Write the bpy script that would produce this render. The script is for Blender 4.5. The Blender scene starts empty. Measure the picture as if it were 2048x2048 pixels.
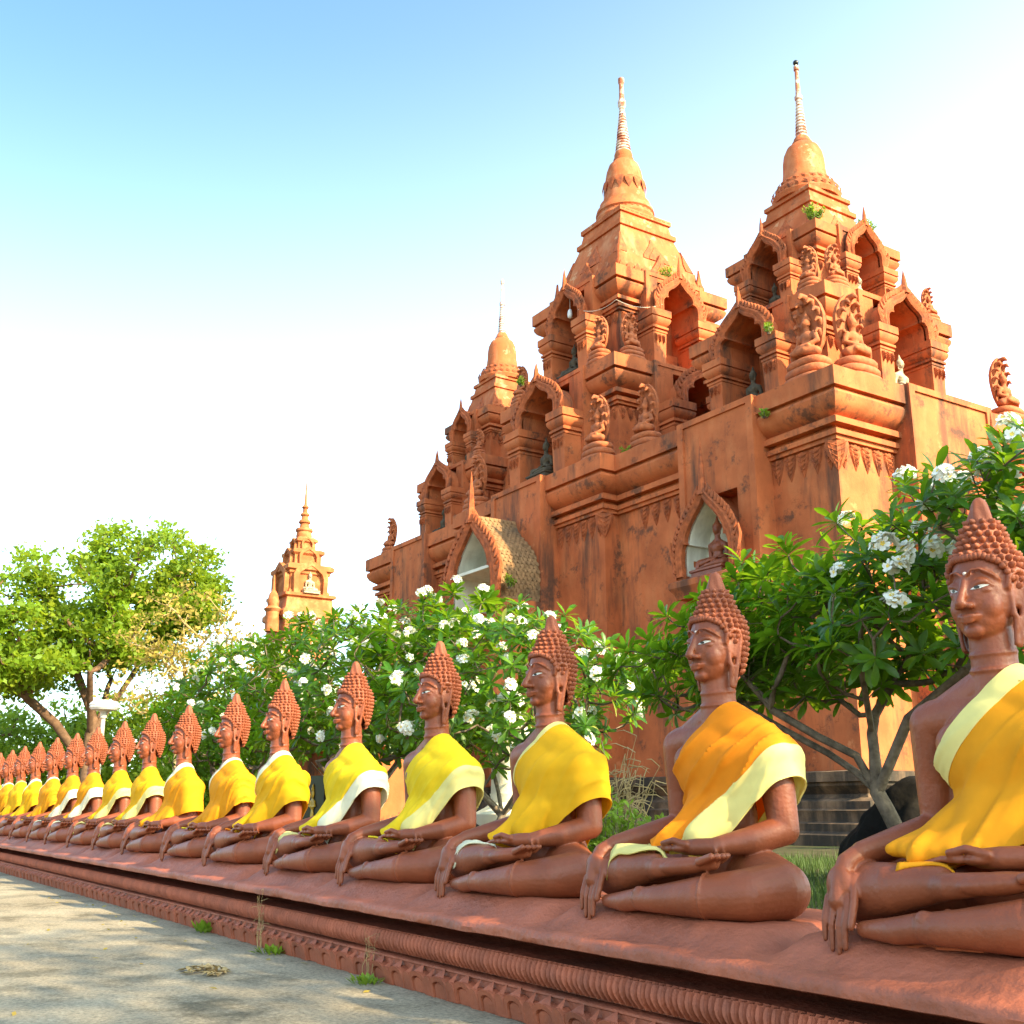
import bpy, bmesh, math, random
from mathutils import Vector, Matrix, noise
from mathutils.bvhtree import BVHTree
import numpy as np

scene = bpy.context.scene
C = scene.collection
R = math.radians
rnd = random.Random(7)

# ------------------------------------------------------------------ camera
cam_d = bpy.data.cameras.new('camera'); cam = bpy.data.objects.new('camera', cam_d); C.objects.link(cam)
cam_d.sensor_width = 36; cam_d.lens = 2200 / 2048 * 36; cam_d.clip_start = 0.05; cam_d.clip_end = 3000
PITCH, YAW = R(15.072), R(32.774)
fw = Vector((-math.cos(YAW) * math.cos(PITCH), math.sin(YAW) * math.cos(PITCH), math.sin(PITCH)))
cam.location = (0, 0, 1.35); cam.rotation_euler = fw.to_track_quat('-Z', 'Y').to_euler()
scene.camera = cam

# ------------------------------------------------------------------ sky, sun, exposure
SUN_AZ, SUN_EL = R(18), R(31)                # azimuth from +X towards +Y
world = bpy.data.worlds.new('World'); scene.world = world; world.use_nodes = True
wt = world.node_tree; wt.nodes.clear()
sky = wt.nodes.new('ShaderNodeTexSky'); sky.sky_type = 'NISHITA'; sky.sun_disc = False
sky.sun_elevation = SUN_EL; sky.sun_rotation = R(90) - SUN_AZ
sky.air_density = 1.0; sky.dust_density = 2.2; sky.ozone_density = 1.0; sky.altitude = 0
bg = wt.nodes.new('ShaderNodeBackground'); bg.inputs['Strength'].default_value = 0.15
wo = wt.nodes.new('ShaderNodeOutputWorld')
def wn(t, **k):
    n = wt.nodes.new(t)
    for a, b in k.items(): setattr(n, a, b)
    return n
def wmath(op, a, b=None):
    n = wn('ShaderNodeMath', operation=op); n.use_clamp = False
    for i, v in enumerate((a, b)):
        if v is None: continue
        if isinstance(v, (int, float)): n.inputs[i].default_value = v
        else: wt.links.new(v, n.inputs[i])
    return n.outputs[0]
wtc = wn('ShaderNodeTexCoord'); wsep = wn('ShaderNodeSeparateXYZ'); wt.links.new(wtc.outputs['Generated'], wsep.inputs[0])
zpos = wmath('MAXIMUM', wsep.outputs['Z'], 0.0)
vr = wn('ShaderNodeMapRange', interpolation_type='SMOOTHSTEP'); 
vr.inputs['From Min'].default_value = 0.30; vr.inputs['From Max'].default_value = 0.70; vr.inputs['To Min'].default_value = 1.0; vr.inputs['To Max'].default_value = 0.0
veil = vr.outputs['Result']
dotn = wn('ShaderNodeVectorMath', operation='DOT_PRODUCT'); wt.links.new(wtc.outputs['Generated'], dotn.inputs[0])
dotn.inputs[1].default_value = (math.cos(SUN_AZ), math.sin(SUN_AZ), 0.0)
vin = wmath('SUBTRACT', zpos, wmath('MULTIPLY', wmath('ADD', dotn.outputs['Value'], 0.45), 0.26)); wt.links.new(vin, vr.inputs['Value'])
glow = wmath('POWER', wmath('ADD', wmath('MULTIPLY', dotn.outputs['Value'], 0.5), 0.5), 1.6)
amt = wmath('ADD', wmath('MULTIPLY', veil, 2.1), wmath('MULTIPLY', glow, 1.9))
tint = wn('ShaderNodeMix', data_type='RGBA', blend_type='MULTIPLY'); tint.inputs['Factor'].default_value = 1.0
wt.links.new(sky.outputs[0], tint.inputs['A']); tint.inputs['B'].default_value = (0.74, 1.03, 1.06, 1)
vcol = wn('ShaderNodeMix', data_type='RGBA', blend_type='MULTIPLY'); vcol.inputs['Factor'].default_value = 1.0
cmb = wn('ShaderNodeCombineXYZ')
for i in range(3): wt.links.new(amt, cmb.inputs[i])
wt.links.new(cmb.outputs[0], vcol.inputs['A']); vcol.inputs['B'].default_value = (1.0, 0.99, 0.95, 1)
addn = wn('ShaderNodeMix', data_type='RGBA', blend_type='ADD'); addn.inputs['Factor'].default_value = 1.0; addn.clamp_result = False
wt.links.new(tint.outputs['Result'], addn.inputs['A']); wt.links.new(vcol.outputs['Result'], addn.inputs['B'])
wt.links.new(addn.outputs['Result'], bg.inputs[0]); wt.links.new(bg.outputs[0], wo.inputs[0])
sl = bpy.data.lights.new('sun', 'SUN'); sl.energy = 5.0; sl.angle = R(0.6); sl.color = (1.0, 0.82, 0.50)
sun = bpy.data.objects.new('sun', sl); C.objects.link(sun)
sdir = Vector((math.cos(SUN_AZ) * math.cos(SUN_EL), math.sin(SUN_AZ) * math.cos(SUN_EL), math.sin(SUN_EL)))
sun.rotation_euler = sdir.to_track_quat('Z', 'Y').to_euler(); sun.location = sdir * 60
scene.view_settings.view_transform = 'Standard'; scene.view_settings.look = 'None'
scene.view_settings.exposure = 1.45; scene.view_settings.gamma = 1.0
scene.view_settings.use_curve_mapping = False
scene.cycles.max_bounces = 6; scene.cycles.diffuse_bounces = 3; scene.cycles.glossy_bounces = 2
scene.cycles.transparent_max_bounces = 4; scene.cycles.transmission_bounces = 3
scene.cycles.caustics_reflective = False; scene.cycles.caustics_refractive = False

# ------------------------------------------------------------------ materials
def mat(name, col, rough=0.75, var=0.25, scale=3.0, stain=None, stain_amt=0.0, streak=False, bump=0.0, bscale=60,
        spec=0.4, col2=None, transl=0.0, tcol=None, detail=6, coat=0.0, stain_scale=0.7, stain_cut=(0.5, 0.68)):
    m = bpy.data.materials.new(name); m.use_nodes = True; nt = m.node_tree; N = nt.nodes; L = nt.links
    b = N['Principled BSDF']; out = N['Material Output']
    b.inputs['Roughness'].default_value = rough
    b.inputs['Specular IOR Level'].default_value = spec
    b.inputs['Coat Weight'].default_value = coat
    tc = N.new('ShaderNodeTexCoord')
    geo = N.new('ShaderNodeNewGeometry')
    nz = N.new('ShaderNodeTexNoise'); nz.inputs['Scale'].default_value = scale; nz.inputs['Detail'].default_value = detail
    L.new(geo.outputs['Position'], nz.inputs['Vector'])
    rp = N.new('ShaderNodeValToRGB')
    c2 = col2 or tuple(c * (1 - var) for c in col)
    hi = tuple(min(1, c * (1 + var * 0.6)) for c in col)
    rp.color_ramp.elements[0].position = 0.32; rp.color_ramp.elements[0].color = (*c2, 1)
    rp.color_ramp.elements[1].position = 0.68; rp.color_ramp.elements[1].color = (*hi, 1)
    L.new(nz.outputs['Fac'], rp.inputs['Fac'])
    last = rp.outputs['Color']
    if stain:
        mp = N.new('ShaderNodeMapping'); L.new(geo.outputs['Position'], mp.inputs['Vector'])
        mp.inputs['Scale'].default_value = (2.2, 2.2, 0.28) if streak else (1, 1, 1)
        n2 = N.new('ShaderNodeTexNoise'); n2.inputs['Scale'].default_value = stain_scale; n2.inputs['Detail'].default_value = 9
        n2.inputs['Roughness'].default_value = 0.68
        L.new(mp.outputs[0], n2.inputs['Vector'])
        r2 = N.new('ShaderNodeValToRGB'); r2.color_ramp.elements[0].position = stain_cut[0]; r2.color_ramp.elements[1].position = stain_cut[1]
        r2.color_ramp.elements[0].color = (0, 0, 0, 1); r2.color_ramp.elements[1].color = (stain_amt,) * 3 + (1,)
        L.new(n2.outputs['Fac'], r2.inputs['Fac'])
        mx = N.new('ShaderNodeMix'); mx.data_type = 'RGBA'
        L.new(r2.outputs['Color'], mx.inputs['Factor']); L.new(last, mx.inputs['A']); mx.inputs['B'].default_value = (*stain, 1)
        last = mx.outputs['Result']
    L.new(last, b.inputs['Base Color'])
    if bump:
        n3 = N.new('ShaderNodeTexNoise'); n3.inputs['Scale'].default_value = bscale; n3.inputs['Detail'].default_value = 5
        L.new(geo.outputs['Position'], n3.inputs['Vector'])
        bp = N.new('ShaderNodeBump'); bp.inputs['Strength'].default_value = bump; bp.inputs['Distance'].default_value = 0.02
        L.new(n3.outputs['Fac'], bp.inputs['Height']); L.new(bp.outputs[0], b.inputs['Normal'])
    if transl:
        t = N.new('ShaderNodeBsdfTranslucent')
        if tcol: t.inputs['Color'].default_value = (*tcol, 1)
        else: L.new(last, t.inputs['Color'])
        ms = N.new('ShaderNodeMixShader'); ms.inputs[0].default_value = transl
        L.new(b.outputs[0], ms.inputs[1]); L.new(t.outputs[0], ms.inputs[2]); L.new(ms.outputs[0], out.inputs['Surface'])
    return m

M = {}
def plaster(name, col, dark, pale, dark_cut, pale_cut, rough=0.85):
    m = bpy.data.materials.new(name); m.use_nodes = True; nt = m.node_tree; N = nt.nodes; L = nt.links
    b = N['Principled BSDF']; b.inputs['Roughness'].default_value = rough; b.inputs['Specular IOR Level'].default_value = 0.25
    g = N.new('ShaderNodeNewGeometry')
    def nz(scale, detail, r, sc=(1, 1, 1)):
        mp = N.new('ShaderNodeMapping'); mp.inputs['Scale'].default_value = sc; L.new(g.outputs['Position'], mp.inputs['Vector'])
        n = N.new('ShaderNodeTexNoise'); n.inputs['Scale'].default_value = scale; n.inputs['Detail'].default_value = detail; n.inputs['Roughness'].default_value = r
        L.new(mp.outputs[0], n.inputs['Vector']); return n.outputs['Fac']
    def ramp(f, a, ca, bb, cb):
        r = N.new('ShaderNodeValToRGB'); e = r.color_ramp.elements; e[0].position = a; e[0].color = (*ca, 1); e[1].position = bb; e[1].color = (*cb, 1); L.new(f, r.inputs['Fac']); return r.outputs['Color']
    def mix(f, a, c, typ='MIX'):
        x = N.new('ShaderNodeMix'); x.data_type = 'RGBA'; x.blend_type = typ; L.new(f, x.inputs['Factor']); L.new(a, x.inputs['A'])
        if isinstance(c, tuple): x.inputs['B'].default_value = (*c, 1)
        else: L.new(c, x.inputs['B'])
        return x.outputs['Result']
    lo = tuple(c*0.74 for c in col); hi = (min(1, col[0]*1.18), col[1]*1.22, col[2]*1.2)
    c = ramp(nz(0.9, 8, 0.6), 0.33, lo, 0.67, hi)
    c = mix(ramp(nz(1.7, 8, 0.6, (1.3, 1.3, 0.5)), 0.50, (0, 0, 0), 0.74, (0.45,)*3), c, pale)
    c = mix(ramp(nz(0.62, 9, 0.66, (1.9, 1.9, 0.30)), dark_cut+0.035, (0, 0, 0), dark_cut+0.17, (0.80,)*3), c, dark)
    c = mix(ramp(nz(1.25, 11, 0.74), dark_cut+0.045, (0, 0, 0), dark_cut+0.13, (0.78,)*3), c, dark)
    c = mix(ramp(nz(1.4, 8, 0.7), pale_cut, (0, 0, 0), pale_cut+0.05, (0.7,)*3), c, pale)
    vo = N.new('ShaderNodeTexVoronoi'); vo.feature = 'DISTANCE_TO_EDGE'; vo.inputs['Scale'].default_value = 0.85
    dm = N.new('ShaderNodeTexNoise'); dm.inputs['Scale'].default_value = 2.0; dm.inputs['Detail'].default_value = 5; L.new(g.outputs['Position'], dm.inputs['Vector'])
    va = N.new('ShaderNodeVectorMath'); va.operation = 'MULTIPLY_ADD'; L.new(dm.outputs['Color'], va.inputs[0]); va.inputs[1].default_value = (0.9,)*3; L.new(g.outputs['Position'], va.inputs[2]); L.new(va.outputs[0], vo.inputs['Vector'])
    crk = ramp(vo.outputs['Distance'], 0.0, (0.6,)*3, 0.008, (0, 0, 0))
    mk = N.new('ShaderNodeMix'); mk.data_type = 'RGBA'; mk.blend_type = 'MULTIPLY'; mk.inputs['Factor'].default_value = 1; L.new(crk, mk.inputs['A']); L.new(ramp(nz(0.5, 3, 0.5), 0.54, (0, 0, 0), 0.64, (1, 1, 1)), mk.inputs['B'])
    c = mix(mk.outputs['Result'], c, tuple(x*0.35 for x in col))
    L.new(c, b.inputs['Base Color'])
    bp = N.new('ShaderNodeBump'); bp.inputs['Strength'].default_value = 0.35; bp.inputs['Distance'].default_value = 0.02; L.new(nz(16, 8, 0.7), bp.inputs['Height']); L.new(bp.outputs[0], b.inputs['Normal'])
    return m
M['plaster'] = plaster('terracotta_plaster', (0.48, 0.122, 0.040), (0.070, 0.040, 0.027), (0.58, 0.21, 0.08), 0.495, 0.64)
M['plaster_orn'] = mat('carved_terracotta', (0.41, 0.102, 0.034), 0.85, 0.35, 6, (0.075, 0.04, 0.028), 0.7, False, 0.6, 30, 0.25, stain_scale=1.6)
M['plaster_top'] = plaster('weathered_plaster', (0.45, 0.115, 0.037), (0.16, 0.065, 0.035), (0.62, 0.33, 0.17), 0.55, 0.585)
M['spire'] = mat('peeling_spire_plaster', (0.40, 0.13, 0.07), 0.85, 0.3, 5, (0.68, 0.56, 0.47), 0.9, False, 0.3, 30, 0.25, stain_scale=2.4, stain_cut=(0.44, 0.54))
M['dark_stone'] = mat('mossy_dark_stone', (0.20, 0.12, 0.07), 0.9, 0.5, 2.5, (0.035, 0.03, 0.025), 0.9, True, 0.6, 18, 0.2, stain_cut=(0.40, 0.56))
M['white_plaster'] = mat('white_plaster', (0.72, 0.68, 0.55), 0.85, 0.12, 2, (0.30, 0.25, 0.17), 0.6, True, 0.2, 20, 0.2, stain_cut=(0.5, 0.75))
M['scale_roof'] = mat('mossy_scale_roof', (0.27, 0.15, 0.07), 0.9, 0.35, 5, (0.09, 0.07, 0.05), 0.8, False, 0.5, 25, 0.2, stain_scale=0.9)
M['dark_void'] = mat('dark_opening', (0.06, 0.03, 0.02), 0.9, 0.2)
M['clay'] = mat('painted_clay', (0.245, 0.062, 0.025), 0.43, 0.22, 3.5, (0.13, 0.036, 0.017), 0.6, False, 0.22, 34, 0.36, stain_scale=2.2, stain_cut=(0.5, 0.72))
M['clay_hair'] = mat('clay_hair', (0.27, 0.070, 0.029), 0.6, 0.16, 9, None, 0, False, 0.2, 60, 0.35)
M['plinth'] = mat('plinth_clay', (0.36, 0.100, 0.050), 0.58, 0.25, 2.2, (0.17, 0.055, 0.032), 0.7, False, 0.8, 16, 0.35, stain_scale=1.4)
M['petal'] = mat('petal_clay', (0.34, 0.092, 0.043), 0.62, 0.25, 5, (0.16, 0.055, 0.035), 0.6, False, 0.35, 40, 0.35, stain_scale=2)
M['eye_white'] = mat('eye_white', (0.62, 0.60, 0.55), 0.3, 0.03)
M['pupil'] = mat('pupil_black', (0.012, 0.010, 0.010), 0.25, 0.1)
M['pearl'] = mat('forehead_bead', (0.75, 0.6, 0.5), 0.3, 0.1)
def cloth(name, col): return mat(name, col, 0.8, 0.10, 5, None, 0, False, 0.12, 220, 0.2, transl=0.3)
M['amber'] = cloth('amber_cloth', (0.82, 0.34, 0.012))
M['orange'] = cloth('orange_cloth', (0.86, 0.27, 0.01))
M['yellow'] = cloth('yellow_cloth', (0.88, 0.62, 0.02))
M['gold'] = cloth('golden_cloth', (0.86, 0.46, 0.012))
M['pale'] = cloth('pale_yellow_cloth', (0.88, 0.76, 0.28))
M['cream'] = cloth('cream_cloth', (0.88, 0.83, 0.60))
M['naga'] = mat('naga_terracotta', (0.42, 0.118, 0.042), 0.8, 0.3, 8, (0.25, 0.10, 0.06), 0.6, False, 0.4, 40, 0.25, stain_scale=3)
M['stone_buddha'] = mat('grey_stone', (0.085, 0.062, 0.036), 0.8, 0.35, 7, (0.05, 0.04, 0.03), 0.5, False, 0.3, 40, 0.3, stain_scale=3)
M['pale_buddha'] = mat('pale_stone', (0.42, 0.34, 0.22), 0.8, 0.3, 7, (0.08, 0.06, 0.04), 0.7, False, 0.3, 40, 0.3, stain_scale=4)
M['concrete'] = None
M['soil'] = mat('garden_soil', (0.075, 0.065, 0.032), 0.95, 0.4, 2, (0.05, 0.085, 0.02), 0.8, False, 0.6, 12, 0.1)
M['leaf'] = mat('frangipani_leaf', (0.028, 0.098, 0.005), 0.36, 0.5, 4, (0.105, 0.20, 0.010), 0.9, False, 0.0, 30, 0.30, transl=0.32, tcol=(0.34, 0.55, 0.015), stain_scale=2.5)
M['leaf_y'] = mat('frangipani_leaf_yellow', (0.30, 0.32, 0.03), 0.4, 0.3, 4, transl=0.3, tcol=(0.5, 0.5, 0.05))
M['flower'] = mat('white_blossom', (0.88, 0.86, 0.76), 0.6, 0.04, 20, transl=0.25)
M['flower_eye'] = mat('blossom_yellow', (0.80, 0.55, 0.06), 0.6, 0.05, 20)
M['bark'] = mat('grey_bark', (0.17, 0.125, 0.085), 0.9, 0.45, 9, (0.06, 0.045, 0.03), 0.7, False, 0.7, 30, 0.2, stain_scale=3)
M['bark2'] = mat('brown_bark', (0.15, 0.085, 0.05), 0.9, 0.4, 4, None, 0, False, 0.6, 12, 0.2)
M['tree_leaf'] = mat('rain_tree_leaf', (0.13, 0.22, 0.012), 0.55, 0.5, 0.8, (0.24, 0.27, 0.015), 0.9, False, 0, 30, 0.3, transl=0.4, tcol=(0.50, 0.62, 0.03), stain_scale=0.5)
M['tree_leaf_y'] = mat('yellowing_leaf', (0.36, 0.28, 0.05), 0.6, 0.4, 1.5, (0.28, 0.13, 0.04), 0.8, False, 0, 30, 0.3, transl=0.35, tcol=(0.7, 0.55, 0.1), stain_scale=1.2)
M['shrub_leaf'] = mat('shrub_leaf', (0.17, 0.27, 0.02), 0.5, 0.4, 3, None, 0, False, 0, 30, 0.3, transl=0.35, tcol=(0.4, 0.55, 0.04))
M['grass'] = mat('grass_blade', (0.075, 0.12, 0.022), 0.6, 0.4, 3, None, 0, False, 0, 30, 0.3, transl=0.3)
M['straw'] = mat('dry_straw', (0.48, 0.34, 0.15), 0.8, 0.3, 5, transl=0.2)
M['rock'] = mat('black_rock', (0.012, 0.010, 0.009), 0.95, 0.4, 5, (0.035, 0.028, 0.02), 0.6, False, 0.8, 10, 0.1, stain_scale=2)
M['lamp_white'] = mat('white_enamel', (0.78, 0.76, 0.72), 0.35, 0.05)
M['lamp_pole'] = mat('pale_pole_paint', (0.55, 0.50, 0.42), 0.5, 0.12)
M['black'] = mat('black_lacquer', (0.012, 0.011, 0.010), 0.35, 0.2)
M['gilt'] = mat('gilt_paint', (0.75, 0.45, 0.04), 0.35, 0.2)
M['far_stupa'] = mat('pale_terracotta', (0.40, 0.125, 0.042), 0.85, 0.25, 2, (0.52, 0.24, 0.10), 0.7, False, 0.3, 20, 0.2, stain_scale=1)
M['wire'] = mat('pale_wire', (0.6, 0.5, 0.4), 0.5, 0.1)

def concrete():
    m = bpy.data.materials.new('weathered_concrete'); m.use_nodes = True; nt = m.node_tree; N = nt.nodes; L = nt.links
    b = N['Principled BSDF']; b.inputs['Roughness'].default_value = 0.9; b.inputs['Specular IOR Level'].default_value = 0.2
    g = N.new('ShaderNodeNewGeometry')
    def nz(s, d, r=0.6):
        n = N.new('ShaderNodeTexNoise'); n.inputs['Scale'].default_value = s; n.inputs['Detail'].default_value = d; n.inputs['Roughness'].default_value = r
        L.new(g.outputs['Position'], n.inputs['Vector']); return n.outputs['Fac']
    def ramp(f, a, ca, bb, cb):
        r = N.new('ShaderNodeValToRGB'); e = r.color_ramp.elements; e[0].position = a; e[0].color = (*ca, 1); e[1].position = bb; e[1].color = (*cb, 1)
        L.new(f, r.inputs['Fac']); return r.outputs['Color']
    def mix(f, a, bcol, typ='MIX'):
        x = N.new('ShaderNodeMix'); x.data_type = 'RGBA'; x.blend_type = typ
        L.new(f, x.inputs['Factor']) if not isinstance(f, float) else setattr(x.inputs['Factor'], 'default_value', f)
        L.new(a, x.inputs['A']); L.new(bcol, x.inputs['B']); return x.outputs['Result']
    base = ramp(nz(0.5, 8, 0.65), 0.35, (0.20, 0.165, 0.115), 0.7, (0.54, 0.48, 0.37))
    lich = ramp(nz(1.3, 10, 0.72), 0.5, (0.38, 0.31, 0.215), 0.62, (0.085, 0.070, 0.040))
    c = mix(0.55, base, lich)
    speck = ramp(nz(26, 9, 0.8), 0.40, (0.42, 0.41, 0.38), 0.62, (1.2, 1.18, 1.14))
    c = mix(0.8, c, speck, 'MULTIPLY')
    L.new(c, b.inputs['Base Color'])
    bp = N.new('ShaderNodeBump'); bp.inputs['Strength'].default_value = 0.8; bp.inputs['Distance'].default_value = 0.02
    L.new(nz(30, 8, 0.7), bp.inputs['Height']); L.new(bp.outputs[0], b.inputs['Normal'])
    return m
M['concrete'] = concrete()

# ------------------------------------------------------------------ helpers
class MB:
    def __init__(s): s.v = []; s.f = []
    def add(s, v, f):
        n = len(s.v); s.v += [tuple(p) for p in v]; s.f += [tuple(i + n for i in q) for q in f]; return s
    def box(s, x0, x1, y0, y1, z0, z1):
        v = [(x0,y0,z0),(x1,y0,z0),(x1,y1,z0),(x0,y1,z0),(x0,y0,z1),(x1,y0,z1),(x1,y1,z1),(x0,y1,z1)]
        return s.add(v, [(0,3,2,1),(4,5,6,7),(0,1,5,4),(1,2,6,5),(2,3,7,6),(3,0,4,7)])
    def rings(s, rings, caps=(True, True), closed=True):
        n = len(rings[0]); v = [p for r in rings for p in r]; f = []
        for i in range(len(rings) - 1):
            for j in range(n if closed else n - 1):
                k = (j + 1) % n
                f.append((i*n+j, i*n+k, (i+1)*n+k, (i+1)*n+j))
        if caps[0]: f.append(tuple(range(n))[::-1])
        if caps[1]: f.append(tuple((len(rings)-1)*n + j for j in range(n)))
        return s.add(v, f)
    def loft(s, cx, cy, hx, hy, prof, caps=(True, True)):
        """square-cornered moulding: prof = [(offset, z)...] upwards"""
        return s.rings([[(cx-hx-o, cy-hy-o, z), (cx+hx+o, cy-hy-o, z), (cx+hx+o, cy+hy+o, z), (cx-hx-o, cy+hy+o, z)] for o, z in prof], caps)
    def lathe(s, prof, n=24, cx=0, cy=0, caps=(True, True)):
        return s.rings([[(cx+r*math.cos(2*math.pi*j/n), cy+r*math.sin(2*math.pi*j/n), z) for j in range(n)] for r, z in prof], caps)
    def tube(s, pts, rad, n=8, caps=(True, True)):
        pts = [Vector(p) for p in pts]; rings = []; up = Vector((0.13, 0.21, 0.97)); m = len(pts)
        if not hasattr(rad, '__len__'): rad = [rad] * m
        prev = None
        for i, p in enumerate(pts):
            t = (pts[min(i+1, m-1)] - pts[max(i-1, 0)])
            t = t.normalized() if t.length > 1e-9 else Vector((0, 0, 1))
            a = prev if prev is not None else (up if abs(t.dot(up)) < 0.95 else Vector((1, 0, 0)))
            a = (a - t * a.dot(t));
            if a.length < 1e-6: a = t.orthogonal()
            a.normalize(); prev = a; b = t.cross(a)
            rings.append([p + (a*math.cos(2*math.pi*j/n) + b*math.sin(2*math.pi*j/n)) * rad[i] for j in range(n)])
        return s.rings(rings, caps)
    def prism(s, poly, axis, a, b):
        """poly in 2D extruded along axis between a and b; axis 'y': (u,z)->(u,y,z)"""
        P = (lambda u, z, w: (u, w, z)) if axis == 'y' else ((lambda u, z, w: (w, u, z)) if axis == 'x' else (lambda u, z, w: (u, z, w)))
        return s.rings([[P(u, z, a) for u, z in poly], [P(u, z, b) for u, z in poly]])
    def ball(s, c, r, n=10, m=6, rot=None):
        rx, ry, rz = (r, r, r) if not hasattr(r, '__len__') else r
        v = [Vector((0, 0, rz))]; f = []
        for i in range(1, m):
            a = math.pi * i / m
            for j in range(n):
                b = 2*math.pi*j/n; v.append(Vector((rx*math.sin(a)*math.cos(b), ry*math.sin(a)*math.sin(b), rz*math.cos(a))))
        v.append(Vector((0, 0, -rz)))
        for j in range(n): f.append((0, 1+j, 1+(j+1) % n))
        for i in range(m-2):
            for j in range(n):
                k = (j+1) % n; f.append((1+i*n+j, 1+(i+1)*n+j, 1+(i+1)*n+k, 1+i*n+k))
        e = len(v)-1
        for j in range(n): f.append((e, 1+(m-2)*n+(j+1) % n, 1+(m-2)*n+j))
        c = Vector(c)
        if rot is not None: v = [rot @ p for p in v]
        return s.add([p + c for p in v], f)
    def cone_chain(s, pts, rad, n=12):
        n = n if n < 10 else n+10
        """capsules along points (for remeshing)"""
        for i in range(len(pts)-1):
            a, b = Vector(pts[i]), Vector(pts[i+1]); k = 4
            s.tube([a + (b-a)*t/k for t in range(k+1)], [rad[i]+(rad[i+1]-rad[i])*t/k for t in range(k+1)], n)
        for p, r in zip(pts, rad): s.ball(p, r, n, 8 if n < 10 else 14)
        return s
    def mesh(s, name, m=None, angle=40):
        me = bpy.data.meshes.new(name); me.from_pydata(s.v, [], s.f); me.update()
        bm = bmesh.new(); bm.from_mesh(me); bmesh.ops.recalc_face_normals(bm, faces=bm.faces); bm.to_mesh(me); bm.free()
        return finish(me, m, angle)

def finish(me, m, angle=40):
    if m is not None: me.materials.append(m)
    if angle is not None and len(me.polygons):
        me.polygons.foreach_set('use_smooth', [True]*len(me.polygons))
        if angle < 180: me.set_sharp_from_angle(angle=R(angle))
    me.update(); return me

def link(name, me, parent=None, loc=None, rot=None, scale=None, local=False):
    o = bpy.data.objects.new(name, me); C.objects.link(o)
    if loc is not None: o.location = loc
    if rot is not None: o.rotation_euler = rot
    if scale is not None: o.scale = scale if hasattr(scale, '__len__') else (scale,)*3
    if parent is not None:
        o.parent = parent
        if not local: o.matrix_parent_inverse = world_of(parent).inverted()
    return o
def world_of(o):
    mtx = o.matrix_basis.copy()
    if o.parent: mtx = world_of(o.parent) @ o.matrix_parent_inverse @ mtx
    return mtx
def tag(o, label=None, cat=None, group=None, kind=None):
    if label: o['label'] = label
    if cat: o['category'] = cat
    if group: o['group'] = group
    if kind: o['kind'] = kind
    return o
def empty(name, loc, label, cat, group=None, rotz=0):
    o = bpy.data.objects.new(name, None); C.objects.link(o); o.location = loc; o.rotation_euler = (0, 0, rotz)
    o.empty_display_size = 0.2
    return tag(o, label, cat, group)

def remesh(mb, voxel, smooth=2, name='sculpt'):
    me = bpy.data.meshes.new(name); me.from_pydata(mb.v, [], mb.f)
    bm = bmesh.new(); bm.from_mesh(me); 
    # orient each island outward
    bmesh.ops.recalc_face_normals(bm, faces=bm.faces); bm.to_mesh(me); bm.free()
    o = bpy.data.objects.new('sculpt_tmp', me); C.objects.link(o)
    r = o.modifiers.new('r', 'REMESH'); r.mode = 'VOXEL'; r.voxel_size = voxel; r.adaptivity = 0
    if smooth:
        sm = o.modifiers.new('s', 'SMOOTH'); sm.iterations = smooth; sm.factor = 0.5
    dg = bpy.context.evaluated_depsgraph_get(); ev = o.evaluated_get(dg)
    out = bpy.data.meshes.new_from_object(ev)
    bpy.data.objects.remove(o); bpy.data.meshes.remove(me)
    return out
def bvh_of(me):
    return BVHTree.FromPolygons([v.co.copy() for v in me.vertices], [tuple(p.vertices) for p in me.polygons])

# ------------------------------------------------------------------ ground, pavement, garden
def grid_mesh(name, x0, x1, y0, y1, nx, ny, zf, m):
    v = []; f = []
    for i in range(nx+1):
        for j in range(ny+1):
            x = x0+(x1-x0)*i/nx; y = y0+(y1-y0)*j/ny; v.append((x, y, zf(x, y)))
    for i in range(nx):
        for j in range(ny):
            a = i*(ny+1)+j; f.append((a, a+ny+1, a+ny+2, a+1))
    me = bpy.data.meshes.new(name); me.from_pydata(v, [], f); return finish(me, m, 180)
tag(link('ground', grid_mesh('ground', -900, 900, -900, 900, 8, 8, lambda x, y: -0.03, M['soil'])), kind='structure')
tag(link('pavement', grid_mesh('pavement', -70, 14, -14, 4.44, 84, 20, lambda x, y: 0.0, M['concrete'])), kind='structure')
def gz(x, y): return 0.55 + 0.04*noise.noise(Vector((x*0.7, y*0.7, 3.1)))
tag(link('garden_ground', grid_mesh('garden_ground', -110, 14, 5.6, 110, 124, 105, gz, M['soil'])), kind='structure')

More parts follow.
